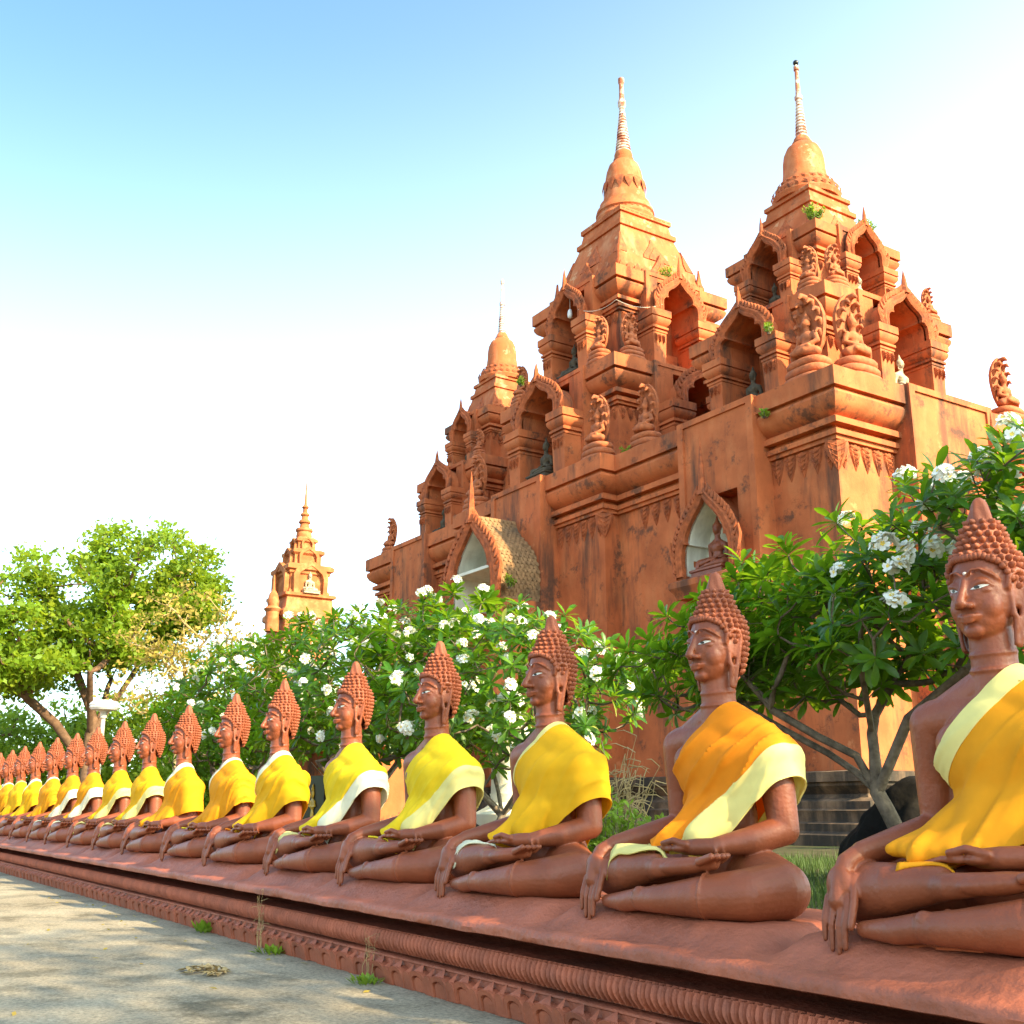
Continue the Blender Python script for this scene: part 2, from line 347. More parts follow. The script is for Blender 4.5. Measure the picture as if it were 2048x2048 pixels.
# ------------------------------------------------------------------ the row of seated statues
def finger(mb, base, tip, r0, r1, bend=(0, 0, 0)):
    a, b = Vector(base), Vector(tip); c = (a+b)/2 + Vector(bend)
    mb.cone_chain([a, c, b], [r0, (r0+r1)/2, r1], 8)
def body_shapes(mb, detail=True, lap=False):
    K = mb.cone_chain
    def B(c, r, n=10, m=6, rot=None): mb.ball(c, r, n+8, m+6, rot)
    if not lap: upper_shapes(mb, B, K, detail)
    leg_shapes(mb, B, K, detail)
def upper_shapes(mb, B, K, detail):
    B((0, 0.02, 0.30), (0.36, 0.25, 0.27), 20, 12)
    B((0, 0.01, 0.60), (0.250, 0.18, 0.32), 20, 12)
    B((0, 0.0, 0.92), (0.335, 0.205, 0.28), 20, 12)
    B((-0.15, -0.10, 0.95), (0.15, 0.11, 0.12), 14, 8); B((0.15, -0.10, 0.95), (0.15, 0.11, 0.12), 14, 8)
    K([(-0.375, 0.02, 1.075), (0, 0.03, 1.12), (0.36, 0.02, 1.02)], [0.12, 0.14, 0.105], 14)
    K([(-0.36, 0.04, 1.09), (0, 0.03, 1.24)], [0.105, 0.13], 14); K([(0.33, 0.04, 1.04), (0, 0.03, 1.22)], [0.085, 0.12], 14)
    K([(0, 0.03, 1.15), (0, 0.015, 1.34), (0, 0.01, 1.52)], [0.140, 0.116, 0.112], 16)
    # right arm, hand pointing to the earth
    K([(-0.41, 0.02, 1.06), (-0.445, 0.05, 0.78), (-0.455, 0.05, 0.54)], [0.122, 0.105, 0.088], 14)
    K([(-0.455, 0.05, 0.54), (-0.52, -0.20, 0.47), (-0.57, -0.44, 0.42)], [0.088, 0.082, 0.058], 14)
    K([(-0.57, -0.44, 0.42), (-0.585, -0.545, 0.37), (-0.59, -0.60, 0.28), (-0.59, -0.625, 0.20)], [0.055, 0.054, 0.052, 0.048], 12)
    B((-0.59, -0.605, 0.265), (0.082, 0.040, 0.10), 14, 8)
    for i, (dx, ln) in enumerate(((-0.068, 0.19), (-0.024, 0.235), (0.020, 0.25), (0.062, 0.225))):
        finger(mb, (-0.59+dx, -0.62, 0.21), (-0.59+dx*0.95, -0.665, 0.21-ln), 0.0205, 0.0145, (0, -0.016, 0))
    finger(mb, (-0.515, -0.575, 0.31), (-0.488, -0.665, 0.085), 0.026, 0.019, (0.018, -0.012, 0.0))
    # left arm, hand open in the lap
    K([(0.40, 0.02, 0.98), (0.455, 0.05, 0.78), (0.49, 0.05, 0.52)], [0.122, 0.108, 0.092], 14)
    K([(0.49, 0.05, 0.52), (0.42, -0.16, 0.46), (0.31, -0.35, 0.425)], [0.092, 0.085, 0.056], 14)
    if detail:
        for t in (0.0, 0.045):
            c = Vector((0.325-t*0.55, -0.325-t*0.8, 0.413-t*0.25))
            d = Vector((-0.5, -0.8, -0.2)).normalized(); u = d.orthogonal().normalized(); w = d.cross(u)
            mb.tube([c + (u*math.cos(a)+w*math.sin(a))*0.058 for a in [2*math.pi*i/14 for i in range(15)]], 0.009, 6)
    K([(0.31, -0.35, 0.425), (0.20, -0.41, 0.42), (0.10, -0.42, 0.415)], [0.052, 0.052, 0.045], 12)
    B((0.10, -0.42, 0.410), (0.10, 0.078, 0.032), 14, 8)
    for i, (dy, ln) in enumerate(((-0.06, 0.20), (-0.02, 0.235), (0.02, 0.23), (0.058, 0.20))):
        finger(mb, (0.03, -0.42+dy, 0.408), (0.03-ln, -0.43+dy*0.8, 0.385), 0.019, 0.014, (0, 0, 0.012))
    finger(mb, (0.17, -0.465, 0.435), (-0.02, -0.495, 0.438), 0.023, 0.017, (0.0, -0.01, 0.022))
def leg_shapes(mb, B, K, detail):
    # left leg below
    K([(0.17, 0.04, 0.24), (0.46, -0.10, 0.215), (0.685, -0.20, 0.19)], [0.20, 0.185, 0.165], 16)
    K([(0.685, -0.20, 0.19), (0.62, -0.38, 0.168), (0.38, -0.54, 0.145), (0.08, -0.61, 0.12), (-0.08, -0.62, 0.11)], [0.165, 0.150, 0.12, 0.083, 0.070], 16)
    B((-0.07, -0.645, 0.145), (0.055, 0.042, 0.045), 10, 6)
    K([(-0.08, -0.61, 0.115), (-0.26, -0.62, 0.085), (-0.46, -0.60, 0.075)], [0.070, 0.062, 0.04], 12)
    # right leg above
    K([(-0.17, 0.04, 0.26), (-0.48, -0.12, 0.25), (-0.745, -0.24, 0.225)], [0.20, 0.185, 0.172], 16)
    K([(-0.745, -0.24, 0.225), (-0.60, -0.43, 0.235), (-0.34, -0.50, 0.265), (-0.06, -0.515, 0.30)], [0.165, 0.145, 0.12, 0.078], 16)
    K([(-0.06, -0.525, 0.29), (0.02, -0.565, 0.295), (0.22, -0.545, 0.315), (0.42, -0.48, 0.335)], [0.072, 0.060, 0.050, 0.040], 14)
    B((0.24, -0.530, 0.315), (0.21, 0.080, 0.052), 14, 8, Matrix.Rotation(R(15), 3, 'Z') @ Matrix.Rotation(R(-6), 3, 'Y'))
    for i in range(5):
        finger(mb, (0.39+0.006*i, -0.565+0.038*i, 0.345), (0.505+0.012*i-0.007*i*i, -0.570+0.048*i, 0.378), 0.026-0.0015*i, 0.022-0.001*i)
    # seam rings carved at knee and shin
    if detail:
        for c, d, r in (((0.40, -0.525, 0.152), (-0.9, -0.4, 0), 0.132), ((0.03, -0.605, 0.12), (-1, -0.1, 0), 0.077)):
            c = Vector(c); d = Vector(d).normalized(); u = d.orthogonal().normalized(); w = d.cross(u)
            mb.tube([c + (u*math.cos(a)+w*math.sin(a))*r for a in [2*math.pi*i/24 for i in range(25)]], 0.006, 6)
def head_shapes(mb):
    B = mb.ball; T = mb.tube
    B((0, 0.03, 1.78), (0.168, 0.186, 0.20), 26, 18)
    B((0, -0.01, 1.675), (0.155, 0.174, 0.215), 26, 18)
    B((0, -0.045, 1.575), (0.132, 0.122, 0.118), 26, 16)
    B((-0.072, -0.088, 1.625), (0.070, 0.066, 0.09), 20, 14); B((0.072, -0.088, 1.625), (0.070, 0.066, 0.09), 20, 14)
    B((0, -0.125, 1.500), (0.058, 0.042, 0.040), 20, 12)
    B((0, -0.045, 1.515), (0.105, 0.108, 0.06), 20, 12)
    mb.cone_chain([(0, -0.165, 1.765), (0, -0.192, 1.70), (0, -0.228, 1.632)], [0.017, 0.020, 0.027], 12)
    B((0, -0.222, 1.622), (0.028, 0.024, 0.022), 12, 8)
    for s in (-1, 1):
        B((s*0.033, -0.195, 1.619), (0.022, 0.025, 0.018), 10, 6)
        T([(s*0.010, -0.176, 1.772), (s*0.045, -0.172, 1.802), (s*0.085, -0.152, 1.803), (s*0.125, -0.110, 1.772), (s*0.142, -0.075, 1.745)], [0.008, 0.010, 0.010, 0.009, 0.005], 6)
        B((s*0.068, -0.134, 1.737), (0.050, 0.036, 0.024), 12, 8)
        T([(s*0.022, -0.160, 1.708), (s*0.045, -0.170, 1.726), (s*0.075, -0.163, 1.732), (s*0.110, -0.130, 1.728), (s*0.128, -0.108, 1.718)], [0.006, 0.008, 0.008, 0.007, 0.005], 6)
        B((s*0.072, -0.128, 1.695), (0.048, 0.032, 0.018), 12, 8)
        # ear
        T([(s*0.158, -0.045, 1.70), (s*0.172, -0.040, 1.765), (s*0.186, 0.0, 1.80), (s*0.192, 0.045, 1.79), (s*0.19, 0.06, 1.74), (s*0.182, 0.045, 1.64),
           (s*0.172, 0.03, 1.55), (s*0.160, 0.02, 1.46), (s*0.152, 0.012, 1.41)], [0.015, 0.018, 0.019, 0.019, 0.018, 0.017, 0.018, 0.019, 0.017], 8)
        T([(s*0.158, -0.03, 1.70), (s*0.162, -0.022, 1.63), (s*0.160, -0.018, 1.575), (s*0.166, -0.005, 1.555), (s*0.158, -0.012, 1.48), (s*0.150, -0.008, 1.42)], [0.014, 0.014, 0.019, 0.019, 0.013, 0.014], 8)
        T([(s*0.170, -0.012, 1.745), (s*0.180, 0.02, 1.765), (s*0.178, 0.028, 1.70), (s*0.170, 0.015, 1.62)], 0.011, 6)
        B((s*0.160, 0.015, 1.69), (0.018, 0.045, 0.085), 10, 8)
    # lips
    T([(-0.066, -0.150, 1.572), (-0.035, -0.188, 1.568), (0, -0.200, 1.564), (0.035, -0.188, 1.568), (0.066, -0.150, 1.572)], [0.006, 0.012, 0.013, 0.012, 0.006], 8)
    T([(-0.050, -0.158, 1.556), (-0.025, -0.184, 1.544), (0, -0.192, 1.542), (0.025, -0.184, 1.544), (0.050, -0.158, 1.556)], [0.006, 0.014, 0.016, 0.014, 0.006], 8)
    for z, r in ((1.315, 0.1185), (1.395, 0.1150)):
        T([(r*math.sin(a), 0.012 - r*math.cos(a), z - 0.012*math.cos(a)) for a in [2*math.pi*i/24 for i in range(25)]], 0.008, 6)

mb = MB(); body_shapes(mb); head_shapes(mb)
BODY = finish(remesh(mb, 0.0074, 4, 'statue_body'), M['clay'], 180)
body_bvh = bvh_of(BODY)
mb = MB(); body_shapes(mb, False, True); LAP = remesh(mb, 0.02, 3, 'lap'); lap_bvh = bvh_of(LAP)

def hairline(phi):           # phi from the front (0) round to the back (pi)
    pts = [(0, 1.868), (0.5, 1.872), (0.95, 1.835), (1.25, 1.755), (1.45, 1.70), (1.75, 1.62), (2.2, 1.52), (3.2, 1.47)]
    for (a, za), (b, zb) in zip(pts, pts[1:]):
        if phi <= b: return za + (zb-za)*(phi-a)/(b-a)
    return pts[-1][1]
def hair_r(z):               # horizontal radius of the hair shell at height z
    pts = [(1.46, 0.115), (1.55, 0.158), (1.65, 0.184), (1.75, 0.197), (1.82, 0.196), (1.88, 0.178), (1.92, 0.148), (1.95, 0.126), (1.99, 0.114), (2.03, 0.104), (2.07, 0.080), (2.09, 0.055)]
    for (a, ra), (b, rb) in zip(pts, pts[1:]):
        if z <= b: return (ra + (rb-ra)*(z-a)/(b-a))*0.945
    return 0.05
hairmb = MB()
for i in range(16):          # shell under the curls
    pass
nphi = 48; rows = []
zs = [2.085 - 0.0*0 - (2.085-1.47)*i/30 for i in range(31)]
rings = []
for z in zs:
    r = hair_r(z); ring = []
    for j in range(nphi):
        a = 2*math.pi*j/nphi; phi = a if a <= math.pi else 2*math.pi-a
        zz = max(z, hairline(phi)); rr = hair_r(zz) if zz > z + 1e-6 else r
        ring.append((rr*math.sin(a)*0.97, 0.035 - rr*math.cos(a)*1.03, zz))
    rings.append(ring)
hairmb.rings(rings, (True, False))
z = 1.50; row = 0
while z < 2.085:
    r = hair_r(z); n = max(8, int(2*math.pi*r/0.0455) + row % 2); cr = 0.0225
    for j in range(n):
        a = 2*math.pi*(j+0.5*(row % 2))/n; phi = a if a <= math.pi else 2*math.pi-a
        if z < hairline(phi) + 0.004: continue
        jx = rnd.uniform(-0.003, 0.003)
        c = Vector((r*math.sin(a)*0.97, 0.035 - r*math.cos(a)*1.03, z+jx)); nrm = Vector((math.sin(a), -math.cos(a), 0.35)).normalized()
        hairmb.ball(c, cr*0.86, 7, 5); hairmb.tube([c, c+nrm*0.014, c+nrm*0.025, c+nrm*0.031+Vector((0, 0, 0.002))], [cr*0.82, cr*0.74, cr*0.46, cr*0.12], 6)
    z += 0.036; row += 1
# curls that edge the forehead
for j in range(-11, 12):
    a = j*0.115; zz = hairline(abs(a)) + 0.006; r = hair_r(zz)
    c = Vector((r*math.sin(a)*0.97, 0.035 - r*math.cos(a)*1.03, zz)); nrm = Vector((math.sin(a), -math.cos(a), 0))
    hairmb.ball(c + nrm*0.006, 0.020, 7, 5)
HAIR = hairmb.mesh('hair_curls', M['clay_hair'], 60)
fl = MB()
rings = []
for i in range(19):
    t = i/18; z = 2.055 + 0.165*t; rr = 0.074 - 0.030*t - (0.026*((t-0.8)/0.2)**2 if t > 0.8 else 0)
    ring = []
    for j in range(24):
        a = 2*math.pi*j/24; k = 1 + 0.17*math.sin(5*a + 5.5*t + 0.6*math.sin(6*t))*(0.35+0.65*math.sin(math.pi*min(1, t+0.15)))
        ring.append((rr*k*math.cos(a)*(1-0.25*t), 0.035+rr*k*math.sin(a)*(1-0.25*t), z))
    rings.append(ring)
fl.rings(rings)
FLAME = fl.mesh('flame_finial', M['clay_hair'], 60)
def eye_mesh(s, half, off, name, m):
    """almond patch laid on the face, seen from the front (x,z), proud of the surface"""
    v = []; f = []; n = 10
    for i in range(n+1):
        u = -1+2*i/n
        x = s*(0.076 + half*u); w = 1-u*u
        zt = 1.7105 + 0.009*w + 0.009*u; zb = 1.7105 - 0.008*w + 0.009*u
        for zq in (zt, (zt+zb)/2, zb):
            h = body_bvh.ray_cast(Vector((x, -1.0, zq)), Vector((0, 1, 0)))
            y = h[0].y if h[0] is not None else -0.15
            v.append((x, y - off, zq))
    for i in range(n):
        for k in range(2):
            a = i*3+k; f.append((a, a+3, a+4, a+1))
    me = bpy.data.meshes.new(name); me.from_pydata(v, [], f); return finish(me, m, 180)
EYES = [eye_mesh(s, 0.040, 0.0045, 'eye', M['eye_white']) for s in (-1, 1)]
def pupil_mesh(s):
    v = []; f = []
    for j in range(12):
        a = 2*math.pi*j/12; x = s*0.068 + 0.0125*math.cos(a); zq = 1.7100 + 0.0082*math.sin(a)
        h = body_bvh.ray_cast(Vector((x, -1.0, zq)), Vector((0, 1, 0))); v.append((x, (h[0].y if h[0] is not None else -0.15) - 0.008, zq))
    me = bpy.data.meshes.new('pupil'); me.from_pydata(v, [], [tuple(range(12))]); return finish(me, M['pupil'], 180)
PUPILS = [pupil_mesh(s) for s in (-1, 1)]
h = body_bvh.ray_cast(Vector((0, -1, 1.79)), Vector((0, 1, 0)))
BEAD = MB().ball((0, h[0].y - 0.002, 1.79), 0.011, 8, 6).mesh('forehead_bead', M['pearl'], 180)

# robes: a draped shell cut by hem planes
def robe_form(wide):
    rm = MB(); K = rm.cone_chain
    rm.ball((0, 0.02, 0.34), (0.36, 0.26, 0.25), 28, 18)
    rm.ball((0, 0.0, 0.62), (0.268, 0.200, 0.36), 28, 18)
    rm.ball((0, -0.005, 0.92), (0.348, 0.222, 0.30), 28, 18)
    rm.ball((0.05, -0.06, 0.86), (0.26, 0.165, 0.28), 28, 18)
    K([(-0.375, 0.02, 1.075), (0, 0.03, 1.13), (0.375, 0.02, 1.055)], [0.13, 0.148, 0.122], 14)
    K([(0.04, 0.02, 1.225), (0.36, 0.02, 1.085)], [0.125, 0.105], 14); K([(0.06, 0.0, 1.14), (0.34, 0.0, 1.04)], [0.14, 0.13], 14)
    K([(0.405, 0.02, 1.03), (0.485, 0.04, 0.78), (0.545, 0.05, 0.50)], [0.128, 0.145, 0.168], 14)
    for t in range(7):
        z = 0.955-0.085*t; w = 0.165-0.006*t
        K([(0.02-0.01*t, -0.085, z-0.10), (0.24, -0.085, z-0.02), (0.47+0.012*t, -0.01, z)], [w-0.01, w-0.02, w-0.03], 12)
        K([(0.10, 0.09, z-0.06), (0.46+0.012*t, 0.08, z)], [w-0.03, w-0.03], 12)
    K([(0.02, -0.10, 0.66), (-0.04, -0.25, 0.50), (-0.12, -0.41, 0.425), (-0.22, -0.47, 0.415)], [0.16, 0.11, 0.06, 0.03], 14)
    K([(0.20, -0.12, 0.64), (0.10, -0.28, 0.48)], [0.14, 0.09], 14)
    if wide:
        for t in range(11):
            u = t/10; a = (-0.12+0.38*u, -0.10, 0.60); b = (-0.24+0.58*u, -0.30+0.06*u, 0.475); c = (-0.37+0.80*u, -0.47+0.26*u*u, 0.442)
            K([a, b, c], [0.12, 0.075, 0.03], 12)
    return remesh(rm, 0.0125, 34, 'robe_form')
ROBE0, ROBE_W = robe_form(False), robe_form(True)
def fold(p, seed):
    # folds fan from the left shoulder towards the lap
    d = Vector((p.x-1.15, p.z-2.05)); ang = math.atan2(d.y, d.x)*2.3; rr = 1.0 if p.z < 1.02 else max(0.15, 1-(p.z-1.02)*5)
    nz = noise.noise(Vector((p.x*1.6+seed, p.y*1.6, p.z*1.6)))
    w = math.sin(ang*13 + 2.6*nz + seed)
    w2 = math.sin(ang*29 + 3.5*nz + seed*2.3)
    amp = 0.0150*(0.30+abs(nz)*2.2)*rr
    ridge = (1-abs(w))**2.2; ridge2 = (1-abs(w2))**2.5
    return amp*(ridge*1.5 - 0.3) + amp*0.55*ridge2*(0.5+nz) + 0.004*noise.noise(Vector((p.x*4+seed, p.y*4, p.z*4)))

def robe_parts(seed, pa, pb, bands, wide=False, hem2=None):
    """pa/pb: (point, normal) of neckline and hem planes; bands: [(which, width)] -> (main mesh, [band meshes])"""
    bm = bmesh.new(); bm.from_mesh(ROBE_W if wide else ROBE0)
    planes = [pa, pb] + [((-0.40, 0, 0.40), (-0.35, 0, -0.94)) if wide else ((-0.31, 0, 0.56), (-0.62, 0, -0.78))]
    for p, n in planes:
        g = bm.verts[:]+bm.edges[:]+bm.faces[:]
        bmesh.ops.bisect_plane(bm, geom=g, dist=1e-5, plane_co=Vector(p), plane_no=Vector(n).normalized(), clear_outer=True)
    cuts = []
    for which, width in bands:
        p, n = (pa, pb)[which == 'low']; n = Vector(n).normalized(); q = Vector(p) - n*width
        g = bm.verts[:]+bm.edges[:]+bm.faces[:]
        bmesh.ops.bisect_plane(bm, geom=g, dist=1e-5, plane_co=q, plane_no=n)
        cuts.append((q, n))
    bm.faces.ensure_lookup_table(); kind = {}
    for fc in bm.faces:
        c = fc.calc_center_median(); k = 0
        for i, (q, n) in enumerate(cuts):
            if (c-q).dot(n) > 0: k = i+1
        kind[fc] = k
    bm.normal_update()
    for v in bm.verts:
        v.co += v.normal * (0.006 + fold(v.co, seed))
    bm.normal_update()
    outs = []
    sel = [[] for _ in range(len(cuts)+1)]
    for fc in bm.faces:
        sel[kind[fc]].append(fc)
    for k, fs in enumerate(sel):
        vm = {}; vs = []; fl = []
        for fc in fs:
            ids = []
            for v in fc.verts:
                if v.index not in vm or True:
                    if v not in vm: vm[v] = len(vs); vs.append(v.co.copy())
                ids.append(vm[v])
            fl.append(tuple(ids))
        me = bpy.data.meshes.new('robe'); me.from_pydata([tuple(c) for c in vs], [], fl)
        outs.append(solid(me, 0.008 + 0.004*(k > 0)))
    bm.free(); return outs
def solid(me, th):
    o = bpy.data.objects.new('sculpt_tmp', me); C.objects.link(o)
    s = o.modifiers.new('s', 'SOLIDIFY'); s.thickness = th; s.offset = 1.0
    dg = bpy.context.evaluated_depsgraph_get(); out = bpy.data.meshes.new_from_object(o.evaluated_get(dg))
    bpy.data.objects.remove(o); bpy.data.meshes.remove(me); return out
def drape(outline, rows, lift, seed, m, name='tail_cloth', th=0.009):
    """cloth strip laid over the lap: outline = [(left x,y), (right x,y)] stations; drops on the body by ray"""
    v = []; f = []; n = 8
    st = []
    for i in range(rows+1):
        t = i/rows*(len(outline)-1); k = min(int(t), len(outline)-2); u = t-k
        a = Vector(outline[k][0]).lerp(Vector(outline[k+1][0]), u); b = Vector(outline[k][1]).lerp(Vector(outline[k+1][1]), u)
        for j in range(n+1):
            p = a.lerp(b, j/n)
            h = lap_bvh.ray_cast(Vector((p.x, p.y, 0.62)), Vector((0, 0, -1)))
            zz = h[0].z if h[0] is not None else 0.25
            zz = max(zz, 0.16)
            w = 0.010*math.sin(j*1.9 + seed + 1.5*i/rows) + 0.014*noise.noise(Vector((p.x*7, p.y*7, seed)))
            v.append([p.x, p.y, zz + lift + max(w, -0.008)])
    for _ in range(2):
        for i in range(1, rows):
            for j in range(n+1):
                a = i*(n+1)+j; v[a][2] = max(v[a][2], 0.25*v[a-n-1][2]+0.5*v[a][2]+0.25*v[a+n+1][2])
    for i in range(rows):
        for j in range(n):
            a = i*(n+1)+j; f.append((a, a+1, a+n+2, a+n+1))
    me = bpy.data.meshes.new(name); me.from_pydata([tuple(p) for p in v], [], f)
    return finish(solid(me, th), m, 180)
PA = ((0.155, 0, 1.345), (-0.725, 0, 0.69)); PB = ((0.64, 0, 0.86), (0.70, 0.0, -0.71))
PBl = ((0.66, 0, 0.74), (0.58, 0.0, -0.815)); PBh = ((0.64, 0, 0.89), (0.71, 0.0, -0.70))
PBw = ((0.60, 0, 0.58), (0.26, 0.05, -0.965))
TAIL_WIDE = [((0.02, -0.30), (0.02, -0.50)), ((-0.26, -0.26), (-0.24, -0.590)), ((-0.50, -0.24), (-0.47, -0.602))]
TAIL_LEAF = [((-0.02, -0.38), (-0.02, -0.45)), ((-0.22, -0.34), (-0.22, -0.53)), ((-0.42, -0.36), (-0.40, -0.60)), ((-0.52, -0.48), (-0.49, -0.610))]
TAIL_SLIM = [((0.0, -0.36), (0.02, -0.46)), ((-0.20, -0.37), (-0.18, -0.48)), ((-0.38, -0.42), (-0.36, -0.50))]
TAIL_FRONT = [((0.10, -0.34), (0.10, -0.46)), ((-0.12, -0.34), (-0.12, -0.53)), ((-0.30, -0.38), (-0.26, -0.585))]
# per statue: main, neckline, hem, bands [(which,width,material)], tail outline, tail material
STYLE = {
 'A': ('amber', PA, PBw, [('up', 0.115, 'pale')], TAIL_FRONT, 'amber'),
 'B': ('orange', PA, PB, [('low', 0.165, 'pale')], TAIL_WIDE, 'pale'),
 'C': ('gold', PA, PBl, [('up', 0.045, 'pale')], TAIL_LEAF, 'cream'),
 'D': ('yellow', PA, PB, [('low', 0.15, 'pale')], TAIL_SLIM, 'yellow'),
 'E': ('yellow', PA, PBh, [('low', 0.13, 'cream')], TAIL_LEAF, 'pale'),
 'F': ('gold', PA, PBl, [('up', 0.10, 'cream')], TAIL_SLIM, 'orange'),
 'G': ('amber', PA, PBl, [('up', 0.06, 'cream')], TAIL_SLIM, 'yellow'),
 'H': ('amber', PA, PBw, [('up', 0.12, 'cream')], TAIL_SLIM, 'yellow'),
 'I': ('gold', PA, PBh, [('low', 0.11, 'pale')], TAIL_LEAF, 'pale'),
 'J': ('amber', PA, PBh, [('low', 0.14, 'cream')], TAIL_LEAF, 'cream'),
}
ROBES = {}
for i, (k, (m_, pa, pb, bands, tl, tm)) in enumerate(STYLE.items()):
    outs = robe_parts(1.7*i+0.3, pa, pb, [(b[0], b[1]) for b in bands], pb is PBw)
    for j, me in enumerate(outs): finish(me, M[m_] if j == 0 else M[bands[j-1][2]], 50)
    ROBES[k] = (outs, drape(tl, 16, 0.040 if tl is TAIL_WIDE else 0.016, i*2.1, M[tm]))

ROW_Y, SEAT = 5.17, 0.70
XS = [-3.44, -5.50, -7.48, -9.38, -11.31, -13.44, -15.25, -17.46, -19.42, -21.4, -23.5, -25.41, -27.5, -29.6, -31.6, -33.48, -35.5]
STY = 'ABCDEFGHIIJJGFCGI'
LOOK = ['seated clay statue nearest the camera in an amber robe with wide pale neckline', 'second seated clay statue from the right, orange robe with broad pale lower hem',
 'third seated clay statue from the right, golden robe with cream tail cloth', 'fourth seated clay statue from the right in a bright yellow robe, pale lower hem',
 'fifth seated clay statue from the right in yellow robe with a cream sleeve hem', 'sixth seated clay statue from the right in golden robe with cream neckline',
 'seventh seated clay statue from the right in amber robe with narrow cream neckline', 'eighth seated clay statue from the right, long amber robe with broad white neckline',
 'ninth seated clay statue from the right, short golden robe with pale hem', 'tenth seated clay statue from the right, just right of the lamp post',
 'eleventh seated clay statue from the right, just left of the lamp post', 'sixth seated clay statue from the far left end in cream-hemmed amber robe',
 'fifth seated clay statue from the far left end of the row', 'fourth seated clay statue from the far left end of the row',
 'third seated clay statue from the far left end of the row', 'second seated clay statue from the far left end of the row', 'outermost seated clay statue at the far left edge']
for i, x in enumerate(XS):
    t = empty('buddha_statue', (x, ROW_Y, SEAT), LOOK[i], 'statue', 'seated statues along the plinth', rnd.uniform(-0.03, 0.03))
    t.scale = (1, 1, 1 + (0.02 if i == 0 else rnd.uniform(-0.008, 0.008)))
    link('body', BODY, t, local=True)
    tag(link('hair', HAIR, t, local=True), kind='stuff')
    link('flame_finial', FLAME, t, local=True)
    link('forehead_bead', BEAD, t, local=True)
    for s in range(2):
        e = link('eye', EYES[s], t, local=True); link('pupil', PUPILS[s], e, local=True)
    outs, tl = ROBES[STY[i]]
    ro = link('robe', outs[0], t, local=True)
    for me in outs[1:]: link('hem_band', me, ro, local=True)
    link('tail_cloth', tl, ro, local=True)

# ------------------------------------------------------------------ plinth under the row
X0, X1 = -44.0, 1.5
plinth = empty('statue_plinth', (-20, 4.9, 0), 'long carved terracotta plinth carrying the row of seated statues', 'plinth')
def seat_z(x, y):
    d = min(abs(x-(sx+0.0)) for sx in XS); d = min(d, 2.0)
    top = 0.725 - 0.13*min(1, max(0, (d-0.86)/0.16))
    t = min(1, max(0, (y-4.33)/0.30)); t = t*t*(3-2*t)
    z = 0.582 + (top-0.582)*t if y >= 4.33 else 0.582 - 0.012*(4.33-y)/0.07
    # little shelf of clay below each pointing hand
    for sx in XS:
        u = (x-(sx-0.59))/0.14; w = (y-4.50)/0.10
        if abs(u) < 2 and abs(w) < 2: z -= 0.018*math.exp(-u*u-w*w)
    return z + 0.014*noise.noise(Vector((x*2.3, y*3, 0.4))) + 0.009*noise.noise(Vector((x*7, y*8, 2.4))) + 0.005*noise.noise(Vector((x*17, y*19, 4.4)))
def slab_mesh():
    v = []; f = []
    nx = 560; ys = [4.262, 4.268, 4.29, 4.33, 4.38, 4.44, 4.50, 4.56, 4.62, 4.70, 4.85, 5.1, 5.4, 5.62, 5.70]
    for i in range(nx+1):
        t = i/nx; x = X0+(X1-X0)*(1-(1-t)**1.7); col = []
        wob = 0.016*noise.noise(Vector((x*1.7, 0, 0))) + 0.009*noise.noise(Vector((x*6, 1, 0)))
        wb2 = 0.012*noise.noise(Vector((x*2.6, 7, 0)))
        col.append((x, 4.92, 0.500)); col.append((x, 4.285+wob*0.6, 0.494+0.2*wob)); col.append((x, 4.262+wob, 0.502+0.3*wob))
        col.append((x, 4.258+wob+wb2, 0.535)); 
        for k, y in enumerate(ys):
            yy = y + wob*(1-min(1, (y-4.26)/0.12))
            zz = seat_z(x, yy) - (0.022 if k == 0 else (0.008 if k == 1 else 0)) + 0.5*wob*(k < 3)
            col.append((x, yy, zz))
        col.append((x, 5.72, 0.3))
        v += col; m_ = len(col)
    for i in range(nx):
        for j in range(m_-1):
            a = i*m_+j; f.append((a, a+m_, a+m_+1, a+1))
    me = bpy.data.meshes.new('slab'); me.from_pydata(v, [], f); return finish(me, M['plinth'], 55)
link('slab', slab_mesh(), plinth)
cm = MB()
def run(mb, prof, x0=X0, x1=X1):        # horizontal moulding along x, prof = [(y,z)...]
    mb.rings([[(x0, y, z) for y, z in prof], [(x1, y, z) for y, z in prof]])
run(cm, [(5.6, 0.496), (4.90, 0.496), (4.90, 0.372), (4.40, 0.380), (4.37, 0.386), (4.325, 0.382), (4.318, 0.30), (4.345, 0.236), (4.43, 0.232), (4.43, 0.208), (4.325, 0.210), (4.31, 0.204), (4.31, 0.190), (4.325, 0.182), (4.325, 0.02), (4.325, -0.1), (5.6, -0.1)])
link('core', cm.mesh('core', M['plinth'], 35), plinth)
